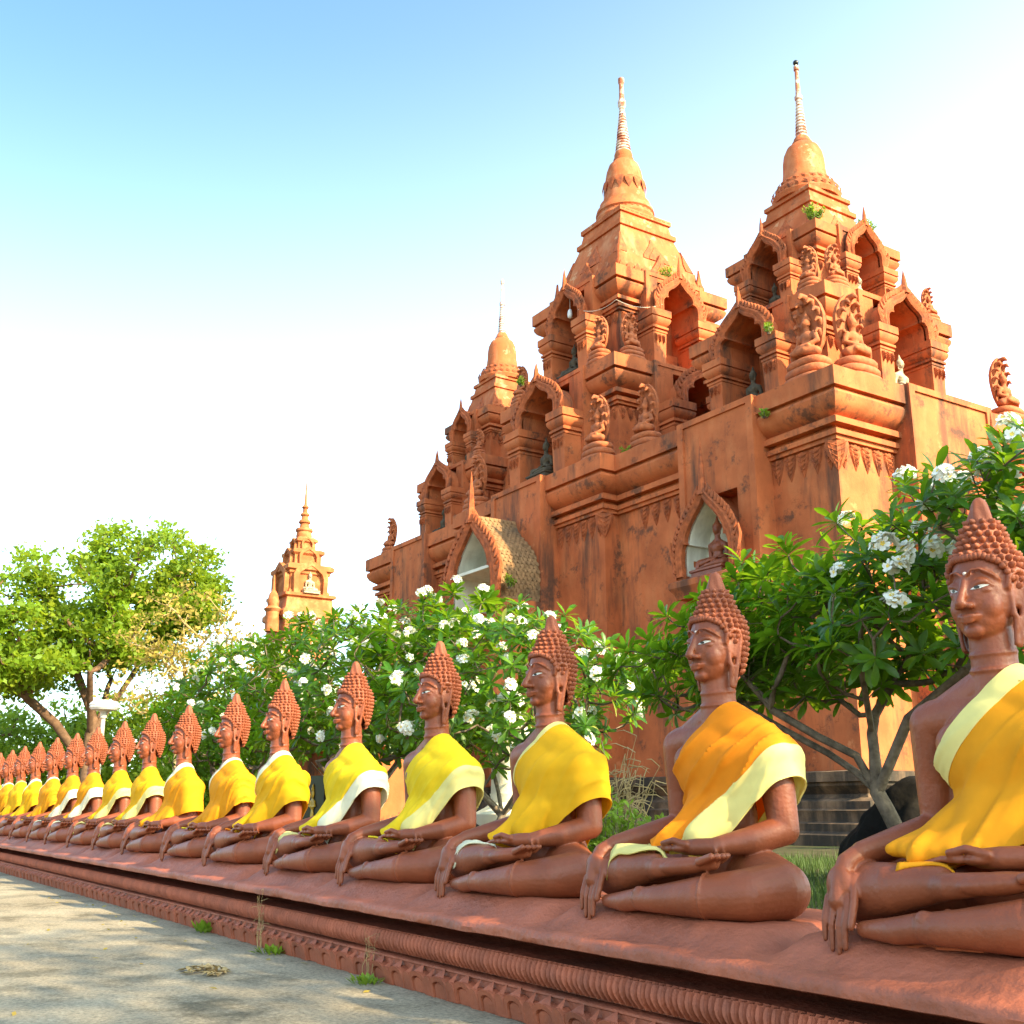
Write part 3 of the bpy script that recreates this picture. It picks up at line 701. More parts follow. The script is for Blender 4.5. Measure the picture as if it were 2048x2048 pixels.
# rope-like frieze of small leaves, each its own piece near the camera
def frieze_leaf():
    m_ = MB(); v = []; n = 7
    for i in range(n):
        t = i/(n-1); w = 0.027*math.sin(math.pi*(0.12+0.88*t)**0.75)*(1 if t < 1 else 0) + 0.002
        z = 0.388 - 0.148*t; y = 4.318 - 0.040*math.sin(math.pi*min(1, t*0.9+0.1)); sk = 0.028*t
        v.append([(-w+sk, y+0.030, z), (sk-0.35*w, y-0.012, z), (sk+0.15*w, y+0.006, z), (sk+0.45*w, y-0.004, z), (w+sk, y+0.030, z)])
    return m_.rings(v, (False, False), closed=False).mesh('frieze_leaf', M['petal'], 60)
FL = frieze_leaf()
def top_scale():
    m_ = MB()
    m_.rings([[(-0.036, 4.372, 0.396), (0, 4.318, 0.402), (0.036, 4.372, 0.396)], [(-0.030, 4.36, 0.392), (0.012, 4.292, 0.372), (0.034, 4.36, 0.392)]], (True, True))
    return m_.mesh('frieze_scale', M['petal'], 30)
PITCH_F = 0.058; n = 0; far = MB(); x = 0.9
jr = random.Random(3)
while x > X0:
    rot = jr.uniform(-0.06, 0.06); sc = jr.uniform(0.92, 1.08)
    if n < 300:
        link('frieze_leaf', FL, plinth, (x, 4.32*(1-sc)+jr.uniform(-.004, .004), 0.39*(1-1)), (0, 0, 0), (sc*1.05, sc, 1))
    else:
        far.add([(p.co.x*sc+x, p.co.y, p.co.z) for p in FL.vertices], [tuple(q.vertices) for q in FL.polygons])
    n += 1; x -= PITCH_F
tag(link('frieze_leaf', far.mesh('frieze_leaves_far', M['petal'], 60), plinth), kind='stuff')
sc_ = MB(); x = 0.9
while x > X0:
    for dx in (0,):
        w = 0.029*jr.uniform(0.8, 1.15)
        sc_.add([(x-w, 4.375, 0.384), (x+w, 4.375, 0.384), (x+0.012+jr.uniform(-.010, .010), 4.290, 0.352), (x, 4.335, 0.396)], [(0, 1, 3), (0, 3, 2), (1, 2, 3)])
    x -= PITCH_F
tag(link('frieze_scale', sc_.mesh('frieze_scale', M['petal'], 20), plinth), kind='stuff')
# lotus petals at the foot: broad arched ones and narrow pointed ones between
def petal(W, H, inner, tipz, name):
    m_ = MB(); n = 12; v = []; f = []
    def outline(k, h): return [(-W*k, 0.0)] + [(-W*k*math.cos(math.pi*i/n), h*(0.52 + 0.48*math.sin(math.pi*i/n)**0.75)) for i in range(n+1)] + [(W*k, 0.0)]
    o = outline(1, H); k = len(o)
    def lean(z): return 4.275 - 0.042*(z/0.16)**1.2
    L_ = [[(u, lean(z)+0.085, z) for u, z in o], [(u, lean(z)+0.012, z) for u, z in o], [(u*0.95, lean(z), z*0.98) for u, z in o]]
    if inner:
        a = outline(0.70, H*0.76); b = outline(0.66, H*0.73); c = outline(0.56, H*0.66)
        L_ += [[(u, lean(z)+0.001, z) for u, z in a], [(u, lean(z)+0.030, z) for u, z in b], [(u, lean(z)+0.010, z) for u, z in c]]
    for l in L_: v += l
    for q in range(len(L_)-1):
        for i in range(k-1):
            a = q*k+i; f.append((a, a+1, a+k+1, a+k))
    e = (len(L_)-1)*k; f.append(tuple(range(e, e+k)))
    t = len(v)
    v += [(-W*0.92, lean(H*0.7)+0.02, H*0.72), (W*0.92, lean(H*0.7)+0.02, H*0.72), (0, lean(H)+0.001, H*0.985), (0, lean(H)+0.085, tipz), (-W*0.55, lean(H)+0.03, H*0.95), (W*0.55, lean(H)+0.03, H*0.95)]
    f += [(t, t+2, t+4), (t+4, t+2, t+3), (t+2, t+1, t+5), (t+2, t+5, t+3)]
    return m_.add(v, f).mesh(name, M['petal'], 38)
def arch_petal(): return petal(0.122, 0.158, True, 0.206, 'lotus_petal')
def point_petal(): return petal(0.060, 0.146, False, 0.200, 'pointed_petal')
AP, PP = arch_petal(), point_petal(); x = 0.6; n = 0; far = MB()
while x > X0:
    for me, dx in ((AP, 0), (PP, 0.171)):
        loc = (x-dx+jr.uniform(-.006, .006), jr.uniform(-.008, .008), jr.uniform(-.006, .004)); sc = jr.uniform(0.94, 1.05)
        if n < 290: link('lotus_petal' if me is AP else 'pointed_petal', me, plinth, loc, None, (sc, 1, jr.uniform(0.96, 1.03)))
        n += 1
    x -= 0.342

# ------------------------------------------------------------------ the temple
XR, XC, XL, YC = -20.9, -29.85, -38.8, 24.45
temple = empty('temple', (XC, YC, 0.5), 'tall terracotta temple with three spired towers behind the flowering trees', 'temple')
CORN = [(0, -2.4), (0, -1.72), (0.11, -1.715), (0.11, -1.61), (0.19, -1.605), (0.19, -1.47), (0.05, -1.465), (0.05, -1.35), (0.28, -1.345), (0.28, -1.19), (0.12, -1.185), (0.12, -1.10), (0.24, -1.03), (0.38, -0.92), (0.46, -0.78), (0.485, -0.66), (0.45, -0.58), (0.38, -0.56), (0.38, -0.50), (0.52, -0.495), (0.52, 0.0)]
def cornice(top, s=1.0, so=None, low=-2.4): return [(o*(so or s), top + z*s) for o, z in CORN if z >= low]
BASE = [(1.35, 0.40), (1.35, 0.78), (1.18, 0.86), (1.18, 1.02), (0.95, 1.06), (0.95, 1.22), (0.98, 1.30), (0.80, 1.34), (0.80, 1.50), (0.55, 1.58), (0.48, 1.66), (0.60, 1.78), (0.66, 1.84), (0.66, 1.92), (0.74, 1.93), (0.74, 2.15), (0.05, 2.20)]
TOP = 11.8; IN = 0.52
blocks = [(-42.95, -16.72, 20.05, 28.85), (-34.35, -25.35, 19.5, 29.4)]
wm = MB(); bm_ = MB()
for i, (x0, x1, y0, y1) in enumerate(blocks):
    cx, cy, hx, hy = (x0+x1)/2, (y0+y1)/2, (x1-x0)/2-IN, (y1-y0)/2-IN
    t = TOP + 0.012*i
    wm.loft(cx, cy, hx, hy, [(0, 1.9)] + cornice(t) + [(-0.6, t+0.003)])
    bm_.loft(cx, cy, hx, hy, [(o, z+0.006*i) for o, z in BASE])
link('wall', wm.mesh('wall', M['plaster'], 30), temple)
link('stepped_base', bm_.mesh('stepped_base', M['dark_stone'], 30), temple)
# raised wall panels that interrupt the cornice
def panel(face, c, hw, front, top=TOP+0.05, hole=None):
    """face 'y': panel looks to -Y at y=front, centred on x=c; 'x': looks to +X at x=front, centred on y=c"""
    m_ = MB()
    def bx(u0, u1, d0, d1, z0, z1):
        if face == 'y': m_.box(u0, u1, front+d0, front+d1, z0, z1)
        else: m_.box(front-d1, front-d0, u0, u1, z0, z1)
    if hole:
        h0, h1, hz0, hz1 = hole
        bx(c-hw, h0, 0.06, 0.9, 2.0, top-0.006); bx(h1, c+hw, 0.06, 0.9, 2.0, top-0.006)
        bx(h0, h1, 0.06, 0.9, 2.0, hz0); bx(h0, h1, 0.06, 0.9, hz1, top-0.006)
    else: bx(c-hw, c+hw, 0.06, 0.9, 2.0, top-0.006)
    bx(c-hw-0.02, c-hw+0.20, 0, 0.92, 2.0, top); bx(c+hw-0.20, c+hw+0.02, 0, 0.92, 2.0, top)
    bx(c-hw+0.20, c+hw-0.20, 0.003, 0.5, top-0.17, top-0.002)
    return m_
for face, c, hw, fr in (('y', XR+0.05, 1.45, 19.93), ('y', XC, 1.5, 19.32), ('y', XL, 1.45, 19.93), ('x', YC, 1.70, -16.60)):
    link('wall_panel', panel(face, c, hw, fr, hole=(XR-0.12-0.9, XR-0.12+0.9, 7.2, 9.5) if c == XR+0.05 else None).mesh('wall_panel', M['plaster'], 30), temple)
# pendant leaves under the cornice: each one a piece
def pendant(w, h, name='pendant_leaf'):
    m_ = MB(); v = []
    for t, k in ((0, 0.9), (0.16, 1.0), (0.4, 0.86), (0.65, 0.55), (0.86, 0.26), (1, 0.02)):
        z = -h*t; ww = w*k/2; d = 0.075*math.sin(math.pi*(0.25+0.7*t))
        v.append([(-ww, 0.03, z), (-ww*0.72, -d*0.75, z), (-ww*0.35, -d*0.55, z), (0, -d*1.25, z), (ww*0.35, -d*0.55, z), (ww*0.72, -d*0.75, z), (ww, 0.03, z)])
    m_.rings(v, (False, True), closed=False)
    for k in range(4):   # carved chevrons
        z = -h*(0.08+0.18*k); ww = w*0.40*(1-0.2*k)
        m_.tube([(-ww, -0.045, z), (0, -0.098, z-0.10), (ww, -0.045, z)], 0.014, 4)
    return m_.mesh(name, M['plaster_orn'], 40)
PEND = pendant(0.45, 0.68); PEND_S = pendant(0.26, 0.36, 'pendant_leaf_small')
def leaf_row(me, a, b, n, z, rot, parent, name='pendant_leaf'):
    for i in range(n):
        t = (i+0.5)/n; x = a[0]+(b[0]-a[0])*t; y = a[1]+(b[1]-a[1])*t
        link(name, me, parent, (x, y, z), (0, 0, rot))
wy0, wy1 = 20.05+IN, 19.5+IN; wx = -16.72-IN
ZL = TOP-1.74
leaf_row(PEND, (-19.40, wy0), (wx, wy0), 5, ZL, 0, temple); leaf_row(PEND, (-24.83, wy0), (-22.32, wy0), 5, ZL, 0, temple)
leaf_row(PEND, (-28.35, wy1), (-25.35-IN, wy1), 6, ZL+0.012, 0, temple); leaf_row(PEND, (-34.35+IN, wy1), (-31.4, wy1), 6, ZL+0.012, 0, temple)
leaf_row(PEND, (-37.3, wy0), (-34.87, wy0), 5, ZL, 0, temple); leaf_row(PEND, (-42.4, wy0), (-40.3, wy0), 5, ZL, 0, temple)
leaf_row(PEND, (wx, wy0), (wx, 22.7), 5, ZL, R(90), temple); leaf_row(PEND, (wx, 26.2), (wx, 28.3), 4, ZL, R(90), temple)
link('pendant_leaf', PEND, temple, (wx+0.01, wy0-0.01, ZL+0.02), (0, 0, R(45)), (1.3, 1, 1.15))
link('pendant_leaf', PEND, temple, (-25.35-IN+0.01, wy1-0.01, ZL+0.03), (0, 0, R(45)), (1.3, 1, 1.15))

# ---- arched niches with ogee gables
IN_P = [(1, 0), (1, 0.30), (0.97, 0.40), (0.86, 0.47), (0.70, 0.485), (0.74, 0.55), (0.70, 0.64), (0.56, 0.72), (0.36, 0.79), (0.20, 0.87), (0.08, 0.95), (0, 1.02)]
IN_Q = [(1, 0), (1.03, 0.22), (1.0, 0.38), (0.92, 0.455), (0.83, 0.46), (0.86, 0.50), (0.80, 0.60), (0.66, 0.71), (0.47, 0.81), (0.28, 0.90), (0.12, 0.98), (0, 1.06)]
OUT_P = [(1.26, 0), (1.30, 0.24), (1.29, 0.42), (1.22, 0.55), (1.11, 0.66), (0.96, 0.77), (0.76, 0.87), (0.53, 0.97), (0.32, 1.06), (0.15, 1.15), (0.05, 1.23), (0, 1.30)]
def gable(w, zs, zapex, zfin, depth, name, crock=True, inner=IN_P, frame=0.10, lowz=None, mat_in=None):
    """gable in local coords: front plane y=0 looking to -y, back at y=depth; returns dict of meshes"""
    H = zapex-zs
    ip = [(u*w, zs+v*H) for u, v in inner]; op = [(u*w, zs+v*H) for u, v in OUT_P]
    full = lambda P: [(-u, z) for u, z in P] + [(u, z) for u, z in P[::-1][1:]]
    I, O = full(ip), full(op)
    k = len(I); m_ = MB(); v = []; f = []
    mid = [((a[0]*0.55+b[0]*0.45), (a[1]*0.55+b[1]*0.45)) for a, b in zip(I, O)]
    for L_, y in ((O, frame+0.06), (O, 0.0), ([(a[0]*0.8+b[0]*0.2, a[1]*0.8+b[1]*0.2) for a, b in zip(O, I)], -0.05), (mid, -0.01), ([(a[0]*0.3+b[0]*0.7, a[1]*0.3+b[1]*0.7) for a, b in zip(O, I)], -0.04), (I, 0.0), (I, frame+0.05)):
        v += [(u, y, z) for u, z in L_]
    for q in range(6):
        for i in range(k-1):
            a = q*k+i; f.append((a, a+1, a+k+1, a+k))
    m_.add(v, f)
    # finial spear
    m_.tube([(0, 0.03, op[-1][1]-0.20*H), (0, 0.03, op[-1][1]-0.04*H), (0, 0.03, op[-1][1]*0.6+zfin*0.4), (0, 0.03, zfin)], [0.12*w+0.03, 0.085*w+0.02, 0.06*w+0.015, 0.008], 6)
    m_.ball((0, 0.03, op[-1][1]-0.05*H), (0.10*w+.02, 0.07, 0.06*H+.02), 8, 6)
    out = {'gable': m_.mesh(name, M['plaster_orn'], 35)}
    if crock:
        cmb = MB()
        for sg in (-1, 1):
            L = [Vector((u*sg, 0, z)) for u, z in op]; tot = sum((b-a).length for a, b in zip(L, L[1:])); n = max(8, int(tot/(0.185*max(w, .7)))); 
            for i in range(n):
                d = tot*(i+0.4)/n*0.93
                for a, b in zip(L, L[1:]):
                    if d <= (b-a).length: break
                    d -= (b-a).length
                p = a.lerp(b, min(1, d/max(1e-6, (b-a).length))); t = (b-a).normalized(); nn = Vector((t.z*sg, 0, -t.x*sg)) 
                if nn.x*sg < 0: nn = -nn
                sz = 0.165*w+0.035
                q = p + nn*sz*0.9 + t*sz*0.7
                cmb.tube([p - t*sz*0.3 + Vector((0, 0.05, 0)), p + nn*sz*0.55 + Vector((0, 0.04, 0)), q + Vector((0, 0.03, 0))], [sz*0.46, sz*0.40, sz*0.06], 5)
            # naga head where the gable springs
            b0 = Vector((1.28*w*sg, 0.03, zs+0.10*H))
            for j in range(3):
                cmb.tube([b0 + Vector((sg*0.02*j, 0, 0.0)), b0 + Vector((sg*(0.10+0.07*j)*w, -0.02, (0.10+0.10*j)*H)), b0 + Vector((sg*(0.06+0.07*j)*w, -0.03, (0.24+0.10*j)*H))], [0.07*w, 0.06*w, 0.02], 6)
        out['crocket'] = cmb.mesh(name+'_crockets', M['plaster_orn'], 50)
    sh = MB(); v = []; f = []
    Os = [(u*0.93, zs+(z-zs)*0.92) for u, z in O]
    lo = lowz if lowz is not None else zs
    for y in (frame+0.02, depth): v += [(u, y, z) for u, z in Os]
    for i in range(k-1): f.append((i, i+1, k+i+1, k+i))
    sh.add(v, f); out['shell'] = sh.mesh(name+'_vault', M['plaster'], 35)
    ins = MB(); Ii = [(-w, lo)] + I + [(w, lo)]; k2 = len(Ii); v = []; f = []
    for y in (frame, depth): v += [(u, y, z) for u, z in Ii]
    for i in range(k2-1): f.append((i, k2+i, k2+i+1, i+1))
    ins.add(v, f); out['inside'] = ins.mesh(name+'_lining', mat_in or M['plaster'], 35)
    return out
def pilaster(w0, w1, y0, y1, z0, z1, s):
    """pilaster with moulded capital; capital top at z1"""
    m_ = MB(); cx, cy, hx, hy = (w0+w1)/2, (y0+y1)/2, (w1-w0)/2, (y1-y0)/2
    m_.loft(cx, cy, hx, hy, [(0.09*s, z0), (0.09*s, z0+0.12*s), (0.05*s, z0+0.16*s), (0, z0+0.2*s)] + [(o*0.42*s, z1+z*0.60*s) for o, z in CORN if z > -1.72] + [(-0.05, z1+0.003)])
    return m_
def naga_small(): pass

def tower(axis, name_label, T1, T2, ROOF, BELL):
    ax = axis; body = MB()
    z0 = TOP
    # tier 1 and tier 2
    for T_, (hb, hc, zb, zt, s) in (((T1['w']*0.99, T1['zap']-0.05), T1['box']), ((T2['w']*0.99, T2['zap']-0.05), T2['box'])):
        core = hb-0.62; body.box(ax-core, ax+core, YC-core, YC+core, zb-0.3, zt-0.02); body.box(ax-hb, ax+hb, YC-hb, YC+hb, zt-0.16, zt-0.01)
        pin = T_[0]/0.99 + (hc-hb) + 0.03; ph_ = (hb-pin)/2; pc = (hb+pin)/2
        for sx_ in (-1, 1):
            for sy_ in (-1, 1): body.loft(ax+sx_*pc, YC+sy_*pc, ph_, ph_, [(0.10, zb-0.3), (0.10, zb+0.25), (0.03, zb+0.32), (0, zb+0.36)] + [(o*(hc-hb)/0.52, zt+z*s) for o, z in CORN if z > -1.75] + [(-0.05, zt+0.003)])
        # centre panel on every side that breaks the cornice
        for q in range(4):
            rot = Matrix.Translation((ax, YC, 0)) @ Matrix.Rotation(q*math.pi/2, 4, 'Z')
            pm = MB(); pw = max(hb*0.62, T_[0]+0.3)
            iw = T_[0]; zi = T_[1]
            pm.box(-pw, -iw, -hc-0.03, -hb+0.2, zb+0.3, zt+0.02); pm.box(iw, pw, -hc-0.03, -hb+0.2, zb+0.3, zt+0.02); pm.box(-iw, iw, -hc-0.032, -hb+0.2, zi, zt+0.018); pm.box(-pw-0.03, -pw+0.13, -hc-0.07, -hb+0.2, zb+0.3, zt+0.05); pm.box(pw-0.13, pw+0.03, -hc-0.07, -hb+0.2, zb+0.3, zt+0.05)
            pm.box(-pw+0.13, pw-0.13, -hc-0.065, -hb+0.2, zt-0.10, zt+0.045)
            body.add([rot @ Vector(p) for p in pm.v], pm.f)
    tw = link('tower', body.mesh('tower', M['plaster'], 30), temple)
    tw['label'] = name_label
    for T in (T1, T2):
        hb, hc, zb, zt, s = T['box']; w = T['w']; d = T['d']
        core = hb-0.62; g = gable(w, T['zs'], T['zap'], T['zf'], d-core+0.03, 'niche_gable', True, IN_P, 0.10, zb-0.05)
        PLm = [pilaster(*sorted((sg*(w+0.01), sg*(w+0.01+T['pw']))), 0.02, d-hb+0.1, zb, T['zs']+0.02, T['ps']).mesh('niche_pilaster', M['plaster'], 30) for sg in (-1, 1)]
        seat = MB(); seat.box(-w*0.72, w*0.72, 0.12, d-core+0.01, zb-0.05, zb+0.34*(zt-zb)/3.3); stp = MB(); stp.box(-w*0.97, w*0.97, d-core-0.30, d-core+0.02, zb, zb+0.36*(zt-zb)); STEPm = stp.mesh('niche_dado', M['plaster'], 30)
        SEATm = seat.mesh('niche_seat', M['plaster'], 30)
        for q in range(4):
            rot = Matrix.Rotation(q*math.pi/2, 4, 'Z'); o = Vector((0, -d, 0)); o.rotate(rot); loc = (ax+o.x, YC+o.y, 0); rz = (0, 0, q*math.pi/2)
            for key, me in g.items(): tag(link({'gable': 'niche_gable', 'crocket': 'gable_crockets', 'shell': 'niche_vault', 'inside': 'niche_lining'}[key], me, tw, loc, rz), kind='stuff' if key == 'crocket' else None)
            link('niche_pilaster', PLm[0], tw, loc, rz); link('niche_pilaster', PLm[1], tw, loc, rz); link('niche_seat', SEATm, tw, loc, rz); link('niche_dado', STEPm, tw, loc, rz)
            # pendant leaves at the corner bays
            n = T['n']; zz = zt-1.76*s; hw = hb
            for sg in (-1, 1):
                for i in range(n):
                    u = sg*(hw*0.66 + (hw*0.34)*(i+0.5)/n); P = rot @ Vector((u, -hb-0.005, 0)); link('pendant_leaf', PEND_S, tw, (ax+P.x, YC+P.y, zz), rz, T['ls'])
            for sg in (-1, 1):
                for i in range(3):
                    u = sg*(w+0.02 + T['pw']*(i+0.5)/3); P = rot @ Vector((u, -d-0.0, 0)); link('pendant_leaf', PEND_S, tw, (ax+P.x, YC+P.y, T['zs']-0.62*T['ps']-0.42*T['ps']), rz, (T['ls']*0.62, 1, T['ls']*0.85))
    rf = MB(); rf.loft(ax, YC, 0, 0, ROOF['prof'])
    r_ = link('roof', rf.mesh('roof', M['plaster_top'], 30), tw)
    orn = MB()
    for (h, z, n, sz) in ROOF['crest']:
        for q in range(4):
            rot = Matrix.Translation((ax, YC, 0)) @ Matrix.Rotation(q*math.pi/2, 4, 'Z')
            for i in range(n):
                u = -h+2*h*(i+0.5)/n; wv = h/n*0.92
                pv = [(u-wv, -h-0.01, z), (u+wv, -h-0.01, z), (u+wv*0.7, -h-0.05, z+sz*0.5), (u, -h-0.02, z+sz), (u-wv*0.7, -h-0.05, z+sz*0.5), (u, -h-0.07*sz/0.3, z+sz*0.4), (u, -h+0.05, z+sz*0.3)]
                orn.add([rot @ Vector(p) for p in pv], [(0, 1, 5), (1, 2, 5), (2, 3, 5), (3, 4, 5), (4, 0, 5), (3, 2, 6), (3, 6, 4)])
    for (h, z, w_, sz, lean) in ROOF['tri']:
        for q in range(4):
            rot = Matrix.Translation((ax, YC, 0)) @ Matrix.Rotation(q*math.pi/2, 4, 'Z')
            for u in (0,):
                for k_, sc_ in ((0, 1.0), (1, 0.62)):
                    ww, hh = w_*sc_, sz*sc_; dd = -0.03-0.03*k_
                    Pp = [(-ww, 0), (-ww*0.9, hh*0.2), (-ww*0.5, hh*0.5), (-ww*0.15, hh*0.8), (0, hh), (ww*0.15, hh*0.8), (ww*0.5, hh*0.5), (ww*0.9, hh*0.2), (ww, 0)]
                    a = [rot @ Vector((x, -h+lean*y+dd, z+y)) for x, y in Pp]; b = [rot @ Vector((x, -h+lean*y+0.1, z+y)) for x, y in Pp]
                    orn.rings([a, b])
            for sg in (-1, 1):   # half motifs at the corners
                ww, hh = w_*0.55, sz*0.9
                Pp = [(0, 0), (0.0, hh), (-sg*ww*0.3, hh*0.7), (-sg*ww*0.8, hh*0.35), (-sg*ww, 0)]
                a = [rot @ Vector((sg*(h-lean*y)*1.0+x, -h+lean*y-0.03, z+y)) for x, y in Pp]; b = [rot @ Vector((sg*(h-lean*y)+x, -h+lean*y+0.06, z+y)) for x, y in Pp]
                orn.rings([a, b])
    tag(link('crest_ornament', orn.mesh('crest_ornament', M['plaster_orn'], 30), tw), kind='stuff')
    link('bell_dome', MB().lathe(BELL['bell'], 40, ax, YC).mesh('bell_dome', M['plaster_top'], 35), tw)
    pet = MB()
    for (r, z, n, sz) in BELL['petals']:
        for i in range(n):
            a = 2*math.pi*i/n; rot = Matrix.Translation((ax, YC, z)) @ Matrix.Rotation(a, 4, 'Z'); wv = math.pi*r/n*0.95
            pet.add([rot @ Vector(p) for p in [(r, -wv, 0), (r, wv, 0), (r+0.03, wv*0.8, -sz*0.5), (r+0.02, 0, -sz), (r+0.03, -wv*0.8, -sz*0.5), (r+0.07, 0, -sz*0.4)]], [(0, 1, 5), (1, 2, 5), (2, 3, 5), (3, 4, 5), (4, 0, 5)])
    tag(link('bell_petals', pet.mesh('bell_petals', M['plaster_orn'], 30), tw), kind='stuff')
    link('spire', MB().lathe(BELL['spire'], 20, ax, YC).mesh('spire', M['spire'], 35), tw)
    return tw
def rings_spire(z0, z1, r0, r1, n, zt, rt, knob=0.02):
    p = []
    for i in range(n):
        t = i/n; t2 = (i+0.75)/n; ra = r0+(r1-r0)*t; rb = r0+(r1-r0)*t2; za = z0+(z1-z0)*t; zb = z0+(z1-z0)*t2; zc = z0+(z1-z0)*(i+1)/n
        p += [(ra*0.86, za), (ra*1.06, za+(zb-za)*0.25), (rb*1.06, za+(zb-za)*0.8), (rb*0.84, zb), (rb*0.84, zc-0.004)]
    p += [(r1+knob*1.6, z1+0.03), (r1+knob*1.8, z1+0.12), (r1*0.9, z1+0.2), (rt, zt)]
    return p
SM1 = dict(box=(2.28, 2.72, 11.8, 15.15, 0.78), w=0.83, d=3.25, zs=13.95, zap=15.12, zf=15.95, pw=0.48, ps=0.72, n=3, ls=1.0)
SM2 = dict(box=(1.50, 1.85, 15.1, 17.70, 0.62), w=0.60, d=2.13, zs=16.65, zap=17.75, zf=18.52, pw=0.40, ps=0.6, n=2, ls=0.8)
SROOF = dict(prof=[(1.42, 17.6), (1.42, 17.85), (1.30, 17.9), (1.26, 18.1), (1.20, 18.12), (0.96, 18.95), (1.03, 18.97), (1.03, 19.12), (0.92, 19.15), (0.86, 19.45), (0.93, 19.47), (0.93, 19.6), (0.6, 19.7)],
             crest=[(1.28, 17.88, 9, 0.22), (0.95, 18.97, 8, 0.16), (0.88, 19.46, 8, 0.15)], tri=[(1.18, 18.15, 0.42, 0.62, 0.28)])
SBELL = dict(bell=[(1.02, 19.6), (1.06, 19.75), (1.0, 19.9), (0.90, 19.95), (0.90, 20.12), (0.72, 20.2), (0.72, 20.36), (0.70, 20.42), (0.655, 20.75), (0.64, 21.1), (0.60, 21.35), (0.50, 21.58), (0.32, 21.74), (0.32, 21.80), (0.28, 21.84), (0.25, 21.95), (0.20, 22.02)],
             petals=[(1.02, 19.98, 24, 0.24), (0.86, 20.24, 22, 0.2)], spire=rings_spire(22.0, 23.4, 0.185, 0.09, 12, 24.5, 0.055) + [(0.085, 24.52), (0.085, 24.66), (0.04, 24.68), (0.035, 24.74)])
CB1 = dict(box=(2.95, 3.50, 11.8, 15.85, 0.92), w=1.02, d=4.25, zs=14.25, zap=15.62, zf=16.5, pw=0.62, ps=0.9, n=3, ls=1.25)
CB2 = dict(box=(2.12, 2.62, 15.8, 19.70, 0.86), w=0.80, d=2.98, zs=18.1, zap=19.48, zf=20.5, pw=0.5, ps=0.85, n=2, ls=1.1)
CROOF = dict(prof=[(2.12, 19.6), (2.12, 20.0), (1.98, 20.1), (1.95, 20.35), (1.86, 20.38), (1.82, 20.8), (1.74, 20.85), (1.28, 22.25), (1.36, 22.27), (1.36, 22.45), (1.24, 22.5), (1.16, 22.9), (1.24, 22.92), (1.24, 23.1), (0.9, 23.2)],
             crest=[(2.05, 20.0, 12, 0.34), (1.30, 22.28, 11, 0.22), (1.2, 22.92, 11, 0.2)], tri=[(1.76, 20.85, 0.62, 1.05, 0.33), (2.0, 20.1, 0.5, 0.95, 0.1)])
CBELL = dict(bell=[(1.10, 23.1), (1.16, 23.3), (1.08, 23.5), (1.14, 23.56), (1.10, 23.72), (1.0, 23.85), (0.98, 24.0), (0.86, 24.08), (0.83, 24.25), (0.76, 24.7), (0.74, 25.1), (0.68, 25.45), (0.58, 25.75), (0.40, 25.95), (0.40, 26.05), (0.34, 26.1), (0.36, 26.25), (0.32, 26.38)],
             petals=[(0.80, 24.95, 14, 0.55), (1.05, 23.55, 30, 0.2)], spire=rings_spire(26.35, 28.35, 0.30, 0.10, 15, 28.45, 0.12, 0.01) + [(0.155, 28.5), (0.16, 28.68), (0.10, 28.85), (0.09, 29.5), (0.12, 29.6), (0.12, 29.78), (0.05, 29.8)])
tower(XC, 'tallest middle tower with a steep bell roof', CB1, CB2, CROOF, CBELL)
tower(XR, 'right tower with plants growing on its roof', SM1, SM2, SROOF, SBELL)
tower(XL, 'small left tower partly hidden by the middle one', SM1, SM2, SROOF, SBELL)
link('finial_ball', MB().ball((XR, YC, 24.80), 0.095, 12, 8).mesh('finial_ball', M['black'], 180), temple)

# ---- the gabled porches and the small niche on the main wall
def porch(cx_or_cy, face, front, wall, w, zs, zap, zf, lowz, roofm):
    depth = abs(wall-front)+0.1
    g = gable(w, zs, zap, zf, depth, 'porch_gable', True, IN_Q, 0.14, lowz, M['white_plaster'])
    rz = 0 if face == 'y' else R(90); loc = (cx_or_cy, front, 0) if face == 'y' else (front, cx_or_cy, 0)
    po = link('porch', g['gable'], temple, loc, (0, 0, rz))
    tag(link('gable_crockets', g['crocket'], po, loc, (0, 0, rz)), kind='stuff'); link('lining', g['inside'], po, loc, (0, 0, rz))
    g['shell'].materials.clear(); g['shell'].materials.append(roofm); link('vault_roof', g['shell'], po, loc, (0, 0, rz))
    bk = MB(); hp = [(u*w*1.0, zs+v*(zap-zs)) for u, v in IN_Q]; bk.prism([(-w, lowz)] + [(-u, z) for u, z in hp] + [(u, z) for u, z in hp[::-1][1:]] + [(w, lowz)], 'y', depth-0.16, depth-0.05)
    link('back_wall', bk.mesh('back_wall', M['white_plaster'], 30), po, loc, (0, 0, rz))
    lg = MB(); lg.box(-w*1.05, w*1.05, 0.12, depth-0.17, zs+0.44*(zap-zs), zs+0.48*(zap-zs)) if face == 'y' and w > 1 else None
    if lg.v: link('white_ledge', lg.mesh('white_ledge', M['white_plaster'], 30), po, loc, (0, 0, rz))
    for sg in (-1, 1):
        a, b = sorted((sg*w*0.98, sg*w*1.27)); sd = MB().box(a, b, 0.05, depth, lowz-0.2, zs+0.03)
        link('porch_side', sd.mesh('porch_side', M['plaster'], 30), po, loc, (0, 0, rz))
    return po
big = porch(XC, 'y', 17.6, 19.38, 1.22, 7.6, 10.05, 12.05, 2.2, M['scale_roof'])
small = porch(XR-0.12, 'y', 19.55, 20.52, 0.88, 7.35, 9.25, 11.05, 7.22, M['plaster'])
right = porch(YC, 'x', -15.52, -16.68, 0.95, 7.4, 9.4, 11.05, 2.2, M['scale_roof'])
